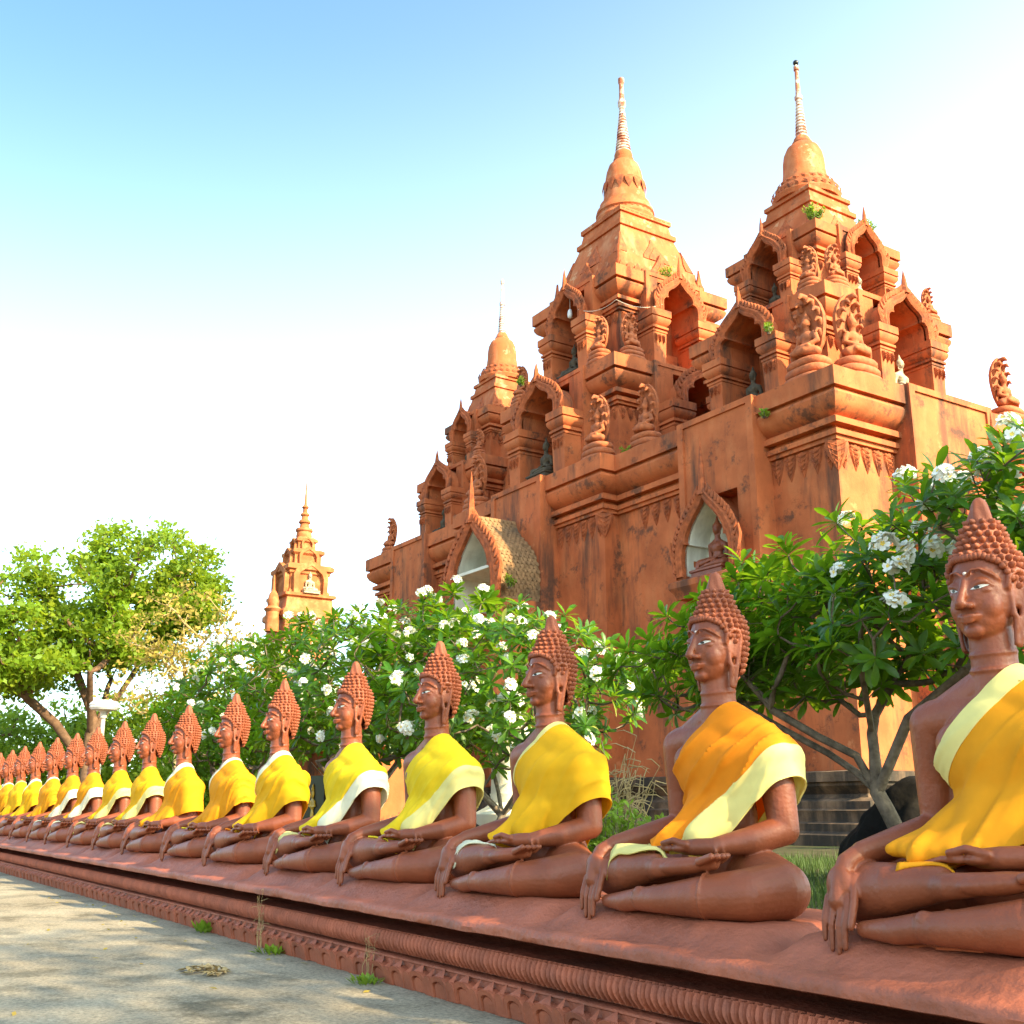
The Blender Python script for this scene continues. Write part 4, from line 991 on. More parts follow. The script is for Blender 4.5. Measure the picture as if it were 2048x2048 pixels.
sb = MB(); sb.loft(XR-0.12, 19.98, 1.15, 0.42, [(0, 6.75), (0.05, 6.9), (0.16, 7.05), (0.16, 7.2), (0.06, 7.25)])
link('niche_shelf', sb.mesh('niche_shelf', M['plaster'], 30), temple)
# scales of the big porch roof: each row of small tiles follows the vault
sc = MB(); jr = random.Random(5)
zs_, zap_, w_ = 7.6, 10.05, 1.22
OP = [Vector((u*w_*0.95, 0, zs_+v*(zap_-zs_)*0.94)) for u, v in OUT_P]
seg = [(b-a).length for a, b in zip(OP, OP[1:])]; tot = sum(seg); nr = 26
for sg in (1,):
    for r_i in range(nr):
        d = tot*(r_i+0.5)/nr; k = 0
        while k < len(seg)-1 and d > seg[k]: d -= seg[k]; k += 1
        p = OP[k].lerp(OP[k+1], min(1, d/seg[k])); t = (OP[k+1]-OP[k]).normalized(); nn = Vector((t.z, 0, -t.x)); nn = nn if nn.x > 0 else -nn
        for c_i in range(9):
            y = 17.82 + 0.17*c_i + (0.085 if r_i % 2 else 0)
            if y > 19.3: continue
            hw, hl = 0.078, 0.11
            pts = [(-hw, hl*0.6), (hw, hl*0.6), (hw, -hl*0.3), (0, -hl*0.95), (-hw, -hl*0.3)]
            lift = jr.uniform(0.004, 0.012)
            sc.add([Vector((XC, y+a, 0)) + p + t*b + nn*(lift if b < 0 else 0.004) for a, b in pts], [(0, 1, 2, 3, 4)])
tag(link('roof_scales', sc.mesh('roof_scales', M['scale_roof'], 20), big), kind='stuff')

# ------------------------------------------------------------------ small statues on the temple
def naga_statue_meshes():
    b = MB(); K = b.cone_chain
    b.ball((0, -0.02, 0.70), (0.30, 0.22, 0.13), 18, 10)
    K([(0.26, -0.08, 0.66), (0.10, -0.22, 0.68), (-0.20, -0.22, 0.70)], [0.095, 0.085, 0.055], 12); K([(-0.26, -0.08, 0.66), (-0.10, -0.20, 0.73), (0.18, -0.20, 0.76)], [0.095, 0.08, 0.05], 12)
    b.ball((0, 0, 0.88), (0.125, 0.10, 0.18), 14, 10); b.ball((0, -0.01, 1.03), (0.165, 0.105, 0.13), 14, 10)
    for s in (-1, 1): K([(s*0.18, 0, 1.07), (s*0.245, 0.0, 0.90), (s*0.16, -0.14, 0.82), (s*0.02, -0.22, 0.80)], [0.062, 0.05, 0.04, 0.032], 10)
    K([(0, 0, 1.08), (0, 0, 1.24)], [0.065, 0.058], 10); b.ball((0, -0.01, 1.32), (0.088, 0.095, 0.115), 14, 10); b.ball((0, -0.105, 1.31), 0.018, 8, 6)
    K([(0, 0.01, 1.39), (0, 0.01, 1.47), (0, 0.01, 1.58)], [0.085, 0.05, 0.015], 10)
    body = finish(remesh(b, 0.018, 1, 'body'), M['naga'], 180)
    h = MB(); pts = [(0.16, 0.72), (0.25, 0.86), (0.30, 1.05), (0.335, 1.25), (0.335, 1.45), (0.29, 1.65), (0.20, 1.82), (0.09, 1.93)]
    out = [(u, z) for u, z in pts] + [(-u, z) for u, z in pts[::-1]]
    h.rings([[(u, 0.10-0.16*max(0, z-1.4)**1.3, z) for u, z in out], [(u*1.03, 0.17-0.20*max(0, z-1.4)**1.3, z) for u, z in out]])
    hood = h.mesh('naga_hood', M['naga'], 40)
    hd = MB()
    for u, z, sz in ((0, 1.86, 1.25), (-0.15, 1.74, 1), (0.15, 1.74, 1), (-0.25, 1.55, 0.95), (0.25, 1.55, 0.95), (-0.28, 1.33, 0.9), (0.28, 1.33, 0.9), (-0.25, 1.12, .8), (0.25, 1.12, .8)):
        y0 = 0.12-0.16*max(0, z-1.4)**1.3
        hd.tube([(u*0.96, y0, z-0.10), (u*0.98, y0-0.06, z+0.01), (u*0.96, y0-0.13*sz, z+0.02), (u*0.93, y0-0.19*sz, z-0.05)], [0.055*sz, 0.062*sz, 0.05*sz, 0.018], 7)
    heads = hd.mesh('naga_heads', M['naga'], 60)
    coils = []
    for z, w, d in ((0.10, 0.47, 0.36), (0.28, 0.43, 0.32), (0.45, 0.39, 0.29)):
        m_ = MB(); n = 28; rings = []
        for dz, o in ((-0.092, -0.05), (-0.075, 0.005), (-0.03, 0.035), (0.03, 0.035), (0.075, 0.005), (0.092, -0.05)):
            rings.append([((w+o)*(abs(math.cos(a))**0.7)*(1 if math.cos(a) > 0 else -1), (d+o)*(abs(math.sin(a))**0.7)*(1 if math.sin(a) > 0 else -1), z+dz) for a in [2*math.pi*j/n for j in range(n)]])
        coils.append(m_.rings(rings).mesh('coil', M['naga'], 50))
    return body, hood, heads, coils
NB, NH, NHD, NCO = naga_statue_meshes()
def naga(loc, rot, sc, label):
    t = empty('naga_statue', loc, label, 'statue', 'hooded seated figures on the temple ledges', rot); t.scale = (sc,)*3
    link('body', NB, t, local=True); ho = link('naga_hood', NH, t, local=True); tag(link('naga_heads', NHD, ho, local=True), kind='stuff')
    for c in NCO: link('coil', c, t, local=True)
TR = 15.12; TC = 15.86
for loc, rot, sc, lab in (
    ((-18.15, 20.85, TOP), 0, 1.36, 'large hooded figure on the front corner of the right tower, facing left'),
    ((-17.50, 21.85, TOP), R(90), 1.36, 'large hooded figure on the front corner of the right tower, facing right'),
    ((-26.35, 20.20, TOP+.01), 0, 1.2, 'hooded figure on the projecting cornice corner left of the middle of the wall'),
    ((-24.75, 20.85, TOP), 0, 1.2, 'hooded figure set back on the cornice above the bare recessed wall'),
    ((-27.65, 21.35, TC), 0, 0.95, 'hooded figure on the upper ledge of the tallest tower, on its shaded side'),
    ((-26.85, 22.10, TC), R(90), 0.95, 'hooded figure on the upper ledge of the tallest tower, on its sunlit side'),
    ((-18.98, 22.05, TR), 0, 0.76, 'small hooded figure on the upper ledge of the right tower, on its shaded side'),
    ((-18.50, 22.60, TR), R(90), 0.76, 'small hooded figure on the upper ledge of the right tower, on its sunlit side'),
    ((-42.1, 20.8, TOP), 0, 0.95, 'hooded figure alone on the far left corner of the temple wall'),
    ((-34.3+.5, 20.2, TOP+.01), 0, 1.2, 'hooded figure rising behind the tip of the big porch gable'),
    ((-32.55, 21.35, TC), 0, 0.88, 'hooded figure on the left ledge of the tallest tower, against the far tower roof'),
    ((-36.75, 22.05, TR), 0, 0.66, 'small hooded figure on the ledge of the small left tower'),
    ((-17.35, 28.1, TOP), R(90), 1.15, 'hooded figure against the sky on the right end of the temple wall'),
    ((-18.55, 26.75, TR), R(90), 0.66, 'small hooded figure against the sky on the right edge of the right tower'),
    ((-26.85, 26.6, TC), R(90), 0.88, 'hooded figure between the two tall towers, half hidden')):
    naga(loc, rot, sc, lab)
mb = MB(); body_shapes(mb, False); head_shapes(mb); mb.ball((0, 0.03, 1.80), (0.20, 0.20, 0.17), 18, 12); mb.cone_chain([(0, 0.03, 1.93), (0, 0.03, 2.05), (0, 0.03, 2.22)], [0.12, 0.075, 0.03], 12)
mini0 = remesh(mb, 0.024, 1, 'mini_buddha')
def mini(m): me = mini0.copy(); return finish(me, m, 180)
MINI = {k: mini(M[k]) for k in ('stone_buddha', 'pale_buddha', 'clay')}
pm = MB(); pm.loft(0, -0.2, 0.88, 0.5, [(0.05, -0.30), (0.05, -0.22), (0, -0.2), (0, -0.1), (0.06, -0.06), (0.06, 0.02)])
PEDm = {k: pm.mesh('pedestal', M[k], 30) for k in ('stone_buddha', 'pale_buddha', 'clay')}
def minib(loc, rot, sc, m, label):
    t = empty('small_buddha', (loc[0], loc[1], loc[2]+0.3*sc), label, 'statue', 'small seated statues in the temple niches', rot); t.scale = (sc,)*3
    link('body', MINI[m], t, local=True); link('pedestal', PEDm[m], t, local=True)
for T, ax, z1, z2 in ((SM1, XR, TOP, TR), (CB1, XC, TOP, TC), (SM1, XL, TOP, TR)):
    T2_ = SM2 if T is SM1 else CB2; nm = {XR: 'right', XC: 'tallest', XL: 'small left'}[ax]
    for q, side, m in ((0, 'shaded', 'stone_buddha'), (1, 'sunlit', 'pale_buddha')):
        if q == 1 and ax != XR: continue
        for TT, lev in ((T, 'lower'), (T2_, 'upper')):
            hb, hc, zb, zt, s_ = TT['box']; sc = 0.62 if TT is CB1 else (0.44 if TT is SM2 else 0.55); d = TT['d']-0.42
            zz = zb + 0.34*(zt-zb)/3.3
            loc = (ax, YC-d, zz) if q == 0 else (ax+d, YC, zz)
            minib(loc, q*R(90), sc, m, '%s seated statue, %s niche, %s side of the %s tower' % ('dark stone' if q == 0 else 'pale stone', lev, side, nm))
minib((XR-0.12, 20.05, 7.25), 0, 0.66, 'clay', 'brown seated statue inside the white arched niche on the long wall')

# ------------------------------------------------------------------ vegetation
def grow(skel, tips, r_tip, pw=0.5, step=0.45, jit=0.06, seed=1, up=0.0):
    """skel: list of polylines (first point of later ones lies on an earlier one); tips: points to reach. Returns tube list and tip directions"""
    rr = random.Random(seed); nodes = []; par = []
    def near(p): 
        best = 0; bd = 1e9
        for i, q in enumerate(nodes):
            d = (q-p).length_squared
            if d < bd: bd = d; best = i
        return best
    for line in skel:
        last = None
        for k, p in enumerate(line):
            p = Vector(p)
            if not nodes: nodes.append(p); par.append(-1); last = 0; continue
            if k == 0: last = near(p); continue
            a = nodes[last]; m_ = max(1, int((p-a).length/step))
            for j in range(1, m_+1):
                nodes.append(a.lerp(p, j/m_)); par.append(last); last = len(nodes)-1
    n_sk = len(nodes); arr = [tuple(p) for p in nodes]
    base = Vector(skel[0][min(2, len(skel[0])-1)])
    tips = sorted([Vector(t) for t in tips], key=lambda t: (t-base).length)
    ends = []
    A = np.array(arr)
    for t in tips:
        d = A-np.array(t); dist = np.sqrt((d**2).sum(1)); pen = dist + 0.55*np.maximum(0, A[:, 2]-t.z+0.12)
        i = int(np.argmin(pen)); a = nodes[i]; L_ = (t-a).length; m_ = max(2, int(L_/step)+1); last = i; new = []
        for j in range(1, m_+1):
            u = j/m_; p = a.lerp(t, u) + Vector((0, 0, -0.10*L_*math.sin(math.pi*u))) + Vector((rr.uniform(-jit, jit), rr.uniform(-jit, jit), rr.uniform(-jit, jit)))*(u < 1)
            nodes.append(p); par.append(last); last = len(nodes)-1; new.append(tuple(p))
        A = np.vstack([A, np.array(new)]); ends.append(last)
    cnt = [0]*len(nodes)
    for e in ends:
        i = e
        while i >= 0: cnt[i] += 1; i = par[i]
    rad = [r_tip*max(1, c)**pw for c in cnt]
    ch = {}
    for i, p in enumerate(par): ch.setdefault(p, []).append(i)
    mbk = MB(); stack = [(0, [])]
    # chains: follow the thickest child, branch off the others
    todo = [(0, None)]
    while todo:
        i, start = todo.pop(); path = ([start] if start is not None else []) + [i]
        while i in ch:
            c = sorted(ch[i], key=lambda k: -cnt[k]); 
            for o in c[1:]: todo.append((o, i))
            i = c[0]; path.append(i)
        if len(path) > 1:
            rads = [rad[k] for k in path]
            if start is not None: rads[0] = rads[1]*1.05
            big = max(rads)
            mbk.tube([nodes[k] for k in path], rads, 9 if big > 0.05 else (6 if big > 0.02 else 4), (True, True))
    dirs = []
    for e in ends: dirs.append(((nodes[e]-nodes[par[e]]).normalized(), nodes[e]))
    return mbk, dirs
def leaf_geo(L_, W, fold=0.25, droop=0.18):
    v = []; f = []; st = [(0, 0.10), (0.18, 0.42), (0.45, 0.82), (0.70, 1.0), (0.90, 0.62), (1.0, 0.03)]
    for t, w in st:
        z = -droop*L_*t*t; v += [(-W/2*w, L_*t, z + fold*W/2*w), (0, L_*t, z), (W/2*w, L_*t, z + fold*W/2*w)]
    for i in range(len(st)-1):
        for k in range(2): a = i*3+k; f.append((a, a+1, a+4, a+3))
    return v, f
LEAFV, LEAFF = leaf_geo(0.27, 0.082)
def leaf_me(m_):
    me = bpy.data.meshes.new('leaf'); me.from_pydata(LEAFV, [], LEAFF); return finish(me, m_, 180)
LEAFM = leaf_me(M['leaf']); LEAFY = leaf_me(M['leaf_y'])
def flower_cluster(seed):
    q = random.Random(seed); m_ = MB(); cen = []
    for i in range(13):
        a = q.uniform(0, 6.28); el = q.uniform(0.15, 1.4); d = Vector((math.cos(a)*math.cos(el), math.sin(a)*math.cos(el), math.sin(el))); c = d*q.uniform(0.055, 0.10)
        fr = d.to_track_quat('Z', 'Y').to_matrix()
        for k in range(5):
            rot = fr @ Matrix.Rotation(2*math.pi*k/5 + a, 3, 'Z')
            P = [(0, 0, 0), (0.022, 0.026, 0.012), (0.028, 0.052, 0.018), (0.006, 0.064, 0.014), (-0.018, 0.050, 0.006), (-0.015, 0.024, 0.004)]
            m_.add([c + rot @ Vector(p) for p in P], [(0, 1, 2, 3, 4, 5)])
            cen.append(len(m_.f)); m_.add([c + rot @ Vector(p) for p in [(0, 0, 0.004), (0.009, 0.016, 0.012), (0, 0.021, 0.012), (-0.008, 0.014, 0.008)]], [(0, 1, 2, 3)])
    me = m_.mesh('flower_cluster', M['flower'], 180); me.materials.append(M['flower_eye'])
    for i in cen: me.polygons[i].material_index = 1
    return me
FLOW = [flower_cluster(i) for i in range(5)]
def frangipani(base, skel, crowns, ntips, nfl, seed, label, nobj=300, tone=None):
    rr = random.Random(seed); t = empty('frangipani_tree', base, label, 'tree', 'flowering trees behind the row')
    tips = []
    while len(tips) < ntips:
        c, r = crowns[rr.randrange(len(crowns))]
        d = Vector((rr.gauss(0, 1), rr.gauss(0, 1), rr.gauss(0, 1))).normalized(); k = rr.uniform(0.45, 1)**0.45
        p = Vector((c[0]+d.x*r[0]*k, c[1]+d.y*r[1]*k, c[2]+d.z*r[2]*k*(1 if d.z > 0 else 0.75)))
        p += Vector((rr.uniform(-.12, .12), rr.uniform(-.12, .12), rr.uniform(-.15, .15)))
        if any((p-q).length < 0.20 for q in tips[-80:]): continue
        tips.append(p)
    br, dirs = grow(skel, tips, 0.0080, 0.36, 0.35, 0.05, seed)
    link('trunk', br.mesh('trunk', M['bark'], 70), t)
    cen = sum((Vector(c) for c, r in crowns), Vector())/len(crowns); camp = Vector((0, 0, 1.35))
    ros = []
    for d, p in dirs:
        out = (p-cen); out.z *= 1.4; ax = (d*0.6 + out.normalized()*0.35 + Vector((0, 0, 0.55))).normalized(); ros.append((p, ax))
    leaves = []
    for p, ax in ros:
        fr = ax.to_track_quat('Z', 'Y').to_matrix(); n = rr.randint(11, 15); ph = rr.uniform(0, 6.28); bs = rr.uniform(0.85, 1.15)
        for i in range(n):
            a = ph + i*2.39996; u = (i+0.5)/n; el = R(8 + 62*(1-u) ** 0.9) if u < 0.8 else R(rr.uniform(50, 75)); el = R(72)*u**1.2 - R(12) + R(rr.uniform(-9, 9))
            rot = fr @ Matrix.Rotation(a, 3, 'Z') @ Matrix.Rotation(el, 3, 'X') @ Matrix.Rotation(R(rr.uniform(-14, 14)), 3, 'Y')
            leaves.append((p + ax*(0.05*u - 0.02), rot, bs*rr.uniform(0.75, 1.1), rr.random() < 0.03))
    view = (camp-cen).normalized()
    leaves.sort(key=lambda L_: (L_[0]-camp).length - 0.5*L_[0].z)
    for p, rot, s_, y_ in leaves[:nobj]:
        o = link('leaf', LEAFY if y_ else LEAFM, t, p, rot.to_euler(), s_)
    rest = MB()
    for p, rot, s_, y_ in leaves[nobj:]:
        rest.add([p + rot @ (Vector(q)*s_) for q in LEAFV], LEAFF)
    me = bpy.data.meshes.new('foliage'); me.from_pydata(rest.v, [], rest.f); finish(me, M['leaf'], 180)
    tag(link('foliage', me, t), kind='stuff')
    k = 0
    cand = [q for q in ros if (q[0]-cen).dot(view) > 0.35 or q[0].z > cen.z+0.9]
    rr.shuffle(cand)
    for p, ax in cand[:int(nfl*1.4)]:
        h_ = rr.uniform(0.10, 0.22)
        link('flower_cluster', FLOW[k % 5], t, p + ax*h_, ax.to_track_quat('Z', 'Y').to_euler(), rr.uniform(0.75, 1.15)*(1.1 if seed == 11 else 1.0)); k += 1
    return t
G0 = 0.55
frangipani((-7.1, 9.3, G0), [[(-7.1, 9.3, 0.5), (-7.34, 9.3, 0.97), (-7.53, 9.3, 1.33), (-7.63, 9.3, 1.5)], [(-7.63, 9.3, 1.5), (-7.88, 9.3, 1.71), (-8.15, 9.2, 1.91), (-8.64, 9.1, 2.17), (-9.3, 9.0, 2.53), (-10.0, 9.0, 2.85)],
    [(-7.63, 9.3, 1.5), (-7.63, 9.3, 1.91), (-7.72, 9.4, 2.1), (-7.74, 9.5, 2.3), (-7.4, 9.7, 2.9)], [(-7.63, 9.3, 1.6), (-7.78, 9.2, 1.87), (-8.09, 9.0, 2.07), (-8.53, 8.8, 2.37), (-8.9, 8.6, 2.9)], [(-7.60, 9.3, 1.7), (-7.1, 9.2, 2.2), (-6.3, 9.1, 2.6), (-5.4, 9.2, 2.9)], [(-7.72, 9.4, 2.1), (-7.3, 8.8, 2.7), (-7.0, 8.5, 3.1)]],
    [((-7.9, 9.4, 3.40), (1.75, 1.5, 1.0)), ((-5.5, 9.4, 3.5), (2.2, 1.6, 1.02)), ((-9.8, 9.1, 2.95), (1.3, 1.2, 0.55)), ((-8.6, 9.2, 3.4), (1.0, 1.0, 0.7)), ((-6.6, 9.3, 3.0), (2.6, 1.4, 0.75)), ((-8.6, 9.2, 3.0), (1.8, 1.2, 0.7)), ((-5.2, 9.1, 3.9), (1.7, 1.2, 0.75)), ((-3.9, 9.4, 3.4), (1.4, 1.2, 1.0))], 560, 56, 11, 'large flowering tree at the right, its forked trunk leaning beside the dark boulder')
def fork_skel(x, y, h, seed):
    q = random.Random(seed); s_ = [[(x, y, 0.45), (x+q.uniform(-.1, .1), y, 0.9), (x+q.uniform(-.2, .2), y+0.1, h)]]
    top = s_[0][-1]
    for i in range(5):
        a = 2*math.pi*i/5+q.uniform(-.4, .4); s_.append([top, (top[0]+0.5*math.cos(a), top[1]+0.4*math.sin(a), top[2]+0.35), (top[0]+1.3*math.cos(a), top[1]+0.9*math.sin(a), top[2]+0.95)])
    return s_
frangipani((-14.9, 9.3, G0), fork_skel(-14.9, 9.3, 1.25, 3), [((-14.6, 9.3, 3.0), (2.45, 1.9, 1.35)), ((-16.6, 9.5, 3.5), (2.2, 1.8, 1.5))], 400, 56, 21, 'flowering tree in front of the big porch, behind the third to fifth statues')
frangipani((-20.8, 9.6, G0), fork_skel(-20.8, 9.6, 1.3, 5), [((-19.6, 9.6, 3.5), (2.6, 2.0, 1.75)), ((-22.6, 9.7, 3.65), (2.6, 1.9, 1.8))], 430, 60, 31, 'flowering tree left of the big porch, behind the sixth and seventh statues')
frangipani((-27.3, 9.6, G0), fork_skel(-27.3, 9.6, 1.3, 9), [((-26.6, 9.6, 3.75), (2.9, 2.0, 1.9)), ((-29.6, 9.6, 3.35), (2.2, 1.8, 1.75))], 400, 54, 41, 'leftmost flowering tree, just right of the lamp post')

def leafy_tree(name, label, base, skel, crowns, ntips, per, size, spread, seed, leafm, barkm, r_tip=0.03, group=None, cat='tree', flat=0.6, aspect=0.5, lo=0.7, pw=0.45):
    rr = random.Random(seed); t = empty(name, base, label, cat, group); tips = []
    while len(tips) < ntips:
        c, r = crowns[rr.randrange(len(crowns))]
        d = Vector((rr.gauss(0, 1), rr.gauss(0, 1), rr.gauss(0, 1))).normalized(); k = rr.uniform(0.30, 1)**0.45
        tips.append(Vector((c[0]+d.x*r[0]*k, c[1]+d.y*r[1]*k, c[2]+d.z*r[2]*k*(1 if d.z > 0 else lo))))
    br, dirs = grow(skel, tips, r_tip, pw, max(0.5, spread), 0.12*spread+0.05, seed)
    link('trunk', br.mesh('trunk', barkm, 70), t)
    v = []; f = []
    for d, p in dirs:
        for i in range(per):
            q = Vector((rr.gauss(0, spread), rr.gauss(0, spread), rr.gauss(0, spread*flat)*1.0)); c = p+q
            n = Vector((rr.gauss(0, 1), rr.gauss(0, 1), rr.gauss(0.9, 0.9))).normalized(); a = n.orthogonal().normalized(); a.rotate(Matrix.Rotation(rr.uniform(0, 6.28), 3, n)); b = n.cross(a); s_ = size*rr.uniform(0.6, 1.3)
            k = len(v); v += [tuple(c - a*s_), tuple(c + b*s_*aspect + n*s_*0.15), tuple(c + a*s_), tuple(c - b*s_*aspect + n*s_*0.15)]; f.append((k, k+1, k+2, k+3))
    me = bpy.data.meshes.new('crown'); me.from_pydata(v, [], f); finish(me, leafm, 180)
    tag(link('crown', me, t), kind='stuff')
    return t
# the wide tree behind the lamp
bx, by = -53.5, 11.5
leafy_tree('broad_tree', 'tall broad-crowned green tree at the left rising behind the lamp post', (bx, by, G0),
    [[(bx, by, 0.4), (bx+0.1, by, 2.5), (bx, by, 4.6), (bx, by+0.2, 6.0)], [(bx, by, 3.2), (bx+0.4, by-1.6, 5.0), (bx+0.6, by-3.6, 6.6), (bx+0.6, by-5.5, 7.8)], [(bx, by, 4.4), (bx, by+1.2, 6.6), (bx+0.5, by+2.2, 8.6), (bx+1, by+3, 10.5)],
     [(bx, by, 5.2), (bx-0.5, by-0.8, 7.5), (bx-0.4, by-1.6, 9.8)], [(bx, by, 4.6), (bx+1.5, by-0.5, 6.4), (bx+3, by-1, 8)], [(bx, by, 5), (bx-1.8, by+1, 7), (bx-3.4, by+2, 9)]],
    [((bx, by+1.9, 12.4), (3.6, 3.2, 2.6)), ((bx, by-1.5, 11.3), (3.8, 2.6, 2.4)), ((bx, by-4.6, 9.6), (4.0, 3.0, 2.4)), ((bx+1, by-6.0, 7.4), (4, 3.0, 2.0)), ((bx+1.0, by+3.6, 10.9), (2.6, 1.6, 2.2)), ((bx, by+0.6, 8.8), (3.4, 3.4, 1.5)), ((bx, by-3.4, 7.2), (4, 3.0, 1.2))], 330, 105, 0.155, 0.40, 51, M['tree_leaf'], M['bark2'], 0.030, aspect=0.55, pw=0.40)
leafy_tree('yellow_tree', 'small thin tree with sparse yellowing leaves between the big tree and the stupa', (-42, 12.2, G0),
    [[(-42, 12.2, 0.4), (-42, 12.2, 3), (-42.1, 12.3, 5.6), (-42, 12.2, 6.6)], [(-42.1, 12.3, 5.6), (-42.2, 11.3, 7.0)], [(-42, 12.2, 6.6), (-41.7, 13.2, 8.0)]],
    [((-42, 12.2, 7.6), (2.4, 2.5, 2.2)), ((-42, 13.6, 6.6), (2, 1.8, 1.6)), ((-42, 11.2, 5.6), (2, 1.8, 1.8))], 120, 22, 0.11, 0.30, 61, M['tree_leaf_y'], M['straw'], 0.016)
for i, (x, y, w, h, c_) in enumerate(((-66, 5.5, 4.5, 7.4, 0), (-64.5, 11, 4.5, 6.8, 1), (-63, 15.5, 4, 7.2, 0), (-61, 19.5, 4, 7.6, 1), (-57, 22.5, 4.0, 7.6, 0), (-70, -1, 6, 7, 1), (-52, 17.5, 3.2, 4.4, 0), (-47, 21, 3.4, 5.0, 1), (-74, -9, 7, 8, 0), (-84, -22, 9, 9, 1))):
    leafy_tree('background_tree', ['low green tree', 'yellowish green bushy tree'][c_] + [' behind the far end of the row at the left edge', ' left of the lamp post in the distance', ' just right of the lamp post in the distance', ' in the distance right of the broad tree', ' far behind the leftmost flowering tree',
        ' beyond the far left end of the pavement', ' low behind the sparse yellow tree', ' low in front of the far stupa', ' beyond the pavement, out at the far left', ' at the far end of the pavement, outermost left'][i], (x, y, G0),
        [[(x, y, 0.3), (x, y, h*0.35), (x, y, h*0.5)]], [((x, y, h*0.52), (w, w, h*0.5))], 90, 80, 0.20, 0.55, 70+i, M['tree_leaf'] if c_ == 0 else M['shrub_leaf'], M['bark2'], 0.03, 'low trees beyond the row', lo=0.9)
# the tree outside the picture that shades the near statues and dapples the pavement
leafy_tree('broad_tree', 'tall shade tree standing out of view to the right of the row', (9.8, 9.4, G0),
    [[(9.8, 9.4, 0.3), (9.8, 9.4, 4), (9.7, 9.3, 7.5)], [(9.8, 9.4, 5), (8.5, 7, 9), (8.0, 6, 11)], [(9.7, 9.3, 7), (10.6, 11, 11), (11, 12, 14)], [(9.7, 9.3, 7.5), (8.4, 10.4, 11), (7.5, 11.5, 13)], [(9.8, 9.4, 6), (11.5, 8, 10), (12, 7, 13)]],
    [((9.6, 9.6, 11.6), (4.3, 4.8, 4.2)), ((9.6, 10.0, 11.0), (4.3, 4.2, 3.6)), ((10.5, 5.4, 10.5), (3.5, 3.0, 3.2))], 185, 30, 0.16, 0.50, 81, M['tree_leaf'], M['bark2'], 0.028)
# shrubs, weeds, grass
def shrub(base, w, h, n, per, size, seed, label, m_='shrub_leaf', cat='shrub', name='shrub'):
    rr = random.Random(seed); t = empty(name, base, label, cat); st = MB(); v = []; f = []
    for i in range(n):
        a = rr.uniform(0, 6.28); q = math.sqrt(rr.random())*w; tip = Vector((base[0]+q*math.cos(a), base[1]+q*math.sin(a), base[2]+h*rr.uniform(0.55, 1.0)*(1-0.35*q/w))); b = Vector((base[0]+0.3*q*math.cos(a), base[1]+0.3*q*math.sin(a), base[2]-0.05))
        st.tube([b, b.lerp(tip, 0.5)+Vector((rr.uniform(-.04, .04), rr.uniform(-.04, .04), 0)), tip], [0.010, 0.007, 0.003], 4)
        for k in range(per):
            u = rr.uniform(0.25, 1.02); c = b.lerp(tip, u); d = Vector((rr.gauss(0, 1), rr.gauss(0, 1), rr.gauss(0.7, 0.5))).normalized(); s_ = size*rr.uniform(0.6, 1.2); side = d.cross(Vector((rr.gauss(0, 1), rr.gauss(0, 1), rr.gauss(0, 1)))).normalized()
            j = len(v); v += [tuple(c), tuple(c+d*s_*0.55+side*s_*0.24), tuple(c+d*s_*1.1), tuple(c+d*s_*0.55-side*s_*0.24)]; f.append((j, j+1, j+2, j+3))
    tag(link('stem', st.mesh('stem', M['bark'], 70), t), kind='stuff')
    me = bpy.data.meshes.new('leaves'); me.from_pydata(v, [], f); finish(me, M[m_], 180); tag(link('leaves', me, t), kind='stuff')
    return t
shrub((-9.15, 7.0, 0.5), 0.52, 1.08, 110, 34, 0.075, 91, 'bright green leafy shrub between the second and third statues')
shrub((-10.2, 8.2, 0.5), 0.55, 1.0, 40, 22, 0.11, 92, 'feathery green plant at the foot of the dry stalks')
shrub((-7.6, 18.0, 1.9), 0.5, 0.7, 34, 16, 0.10, 93, 'small flowering bush on the temple base ledge') if False else None
shrub((-13.6, 19.2, 2.1), 0.75, 0.85, 46, 20, 0.10, 93, 'small yellow-green bush growing on the temple base ledge', 'leaf_y')
def stalks(base, w, h, n, seed, label, name='dry_weed', cat='weed', m_='straw', rad=0.008, lean=0.25):
    rr = random.Random(seed); t = empty(name, base, label, cat); s_ = MB()
    for i in range(n):
        a = rr.uniform(0, 6.28); q = rr.uniform(0, w*0.35); p = Vector((base[0]+q*math.cos(a), base[1]+q*math.sin(a), base[2]-0.03)); hh = h*rr.uniform(0.5, 1); pts = [p]
        dx, dy = rr.uniform(-lean, lean), rr.uniform(-lean, lean)
        for k in range(1, 6):
            u = k/5; pts.append(p + Vector((dx*hh*u*u+rr.uniform(-.03, .03)*h, dy*hh*u*u+rr.uniform(-.03, .03)*h, hh*u*(1-0.12*u*abs(dx)*3))))
        s_.tube(pts, [rad*(1-0.75*k/5) for k in range(6)], 4)
        for k in (3, 4, 5):
            if rr.random() < 0.7:
                d = Vector((rr.gauss(0, 1), rr.gauss(0, 1), rr.gauss(0, .6))).normalized(); s_.tube([pts[k], pts[k]+d*h*0.10, pts[k]+d*h*0.16+Vector((0, 0, -0.03*h))], [rad*0.5, rad*0.5, rad*0.15], 3)
    tag(link('stalks', s_.mesh('stalks', M[m_], 70), t), kind='stuff'); return t
stalks((-10.75, 8.5, 0.5), 0.8, 1.75, 46, 95, 'tangle of dry straw-coloured stalks against the temple base', rad=0.014)
stalks((-11.25, 4.24, 0.0), 0.12, 0.62, 7, 96, 'tall dry grass stalks at the plinth foot below the fourth statue', rad=0.0035, lean=0.12)
stalks((-8.7, 4.20, 0.0), 0.12, 0.60, 5, 97, 'thin dry grass stalks at the plinth foot below the third statue', rad=0.003, lean=0.15)
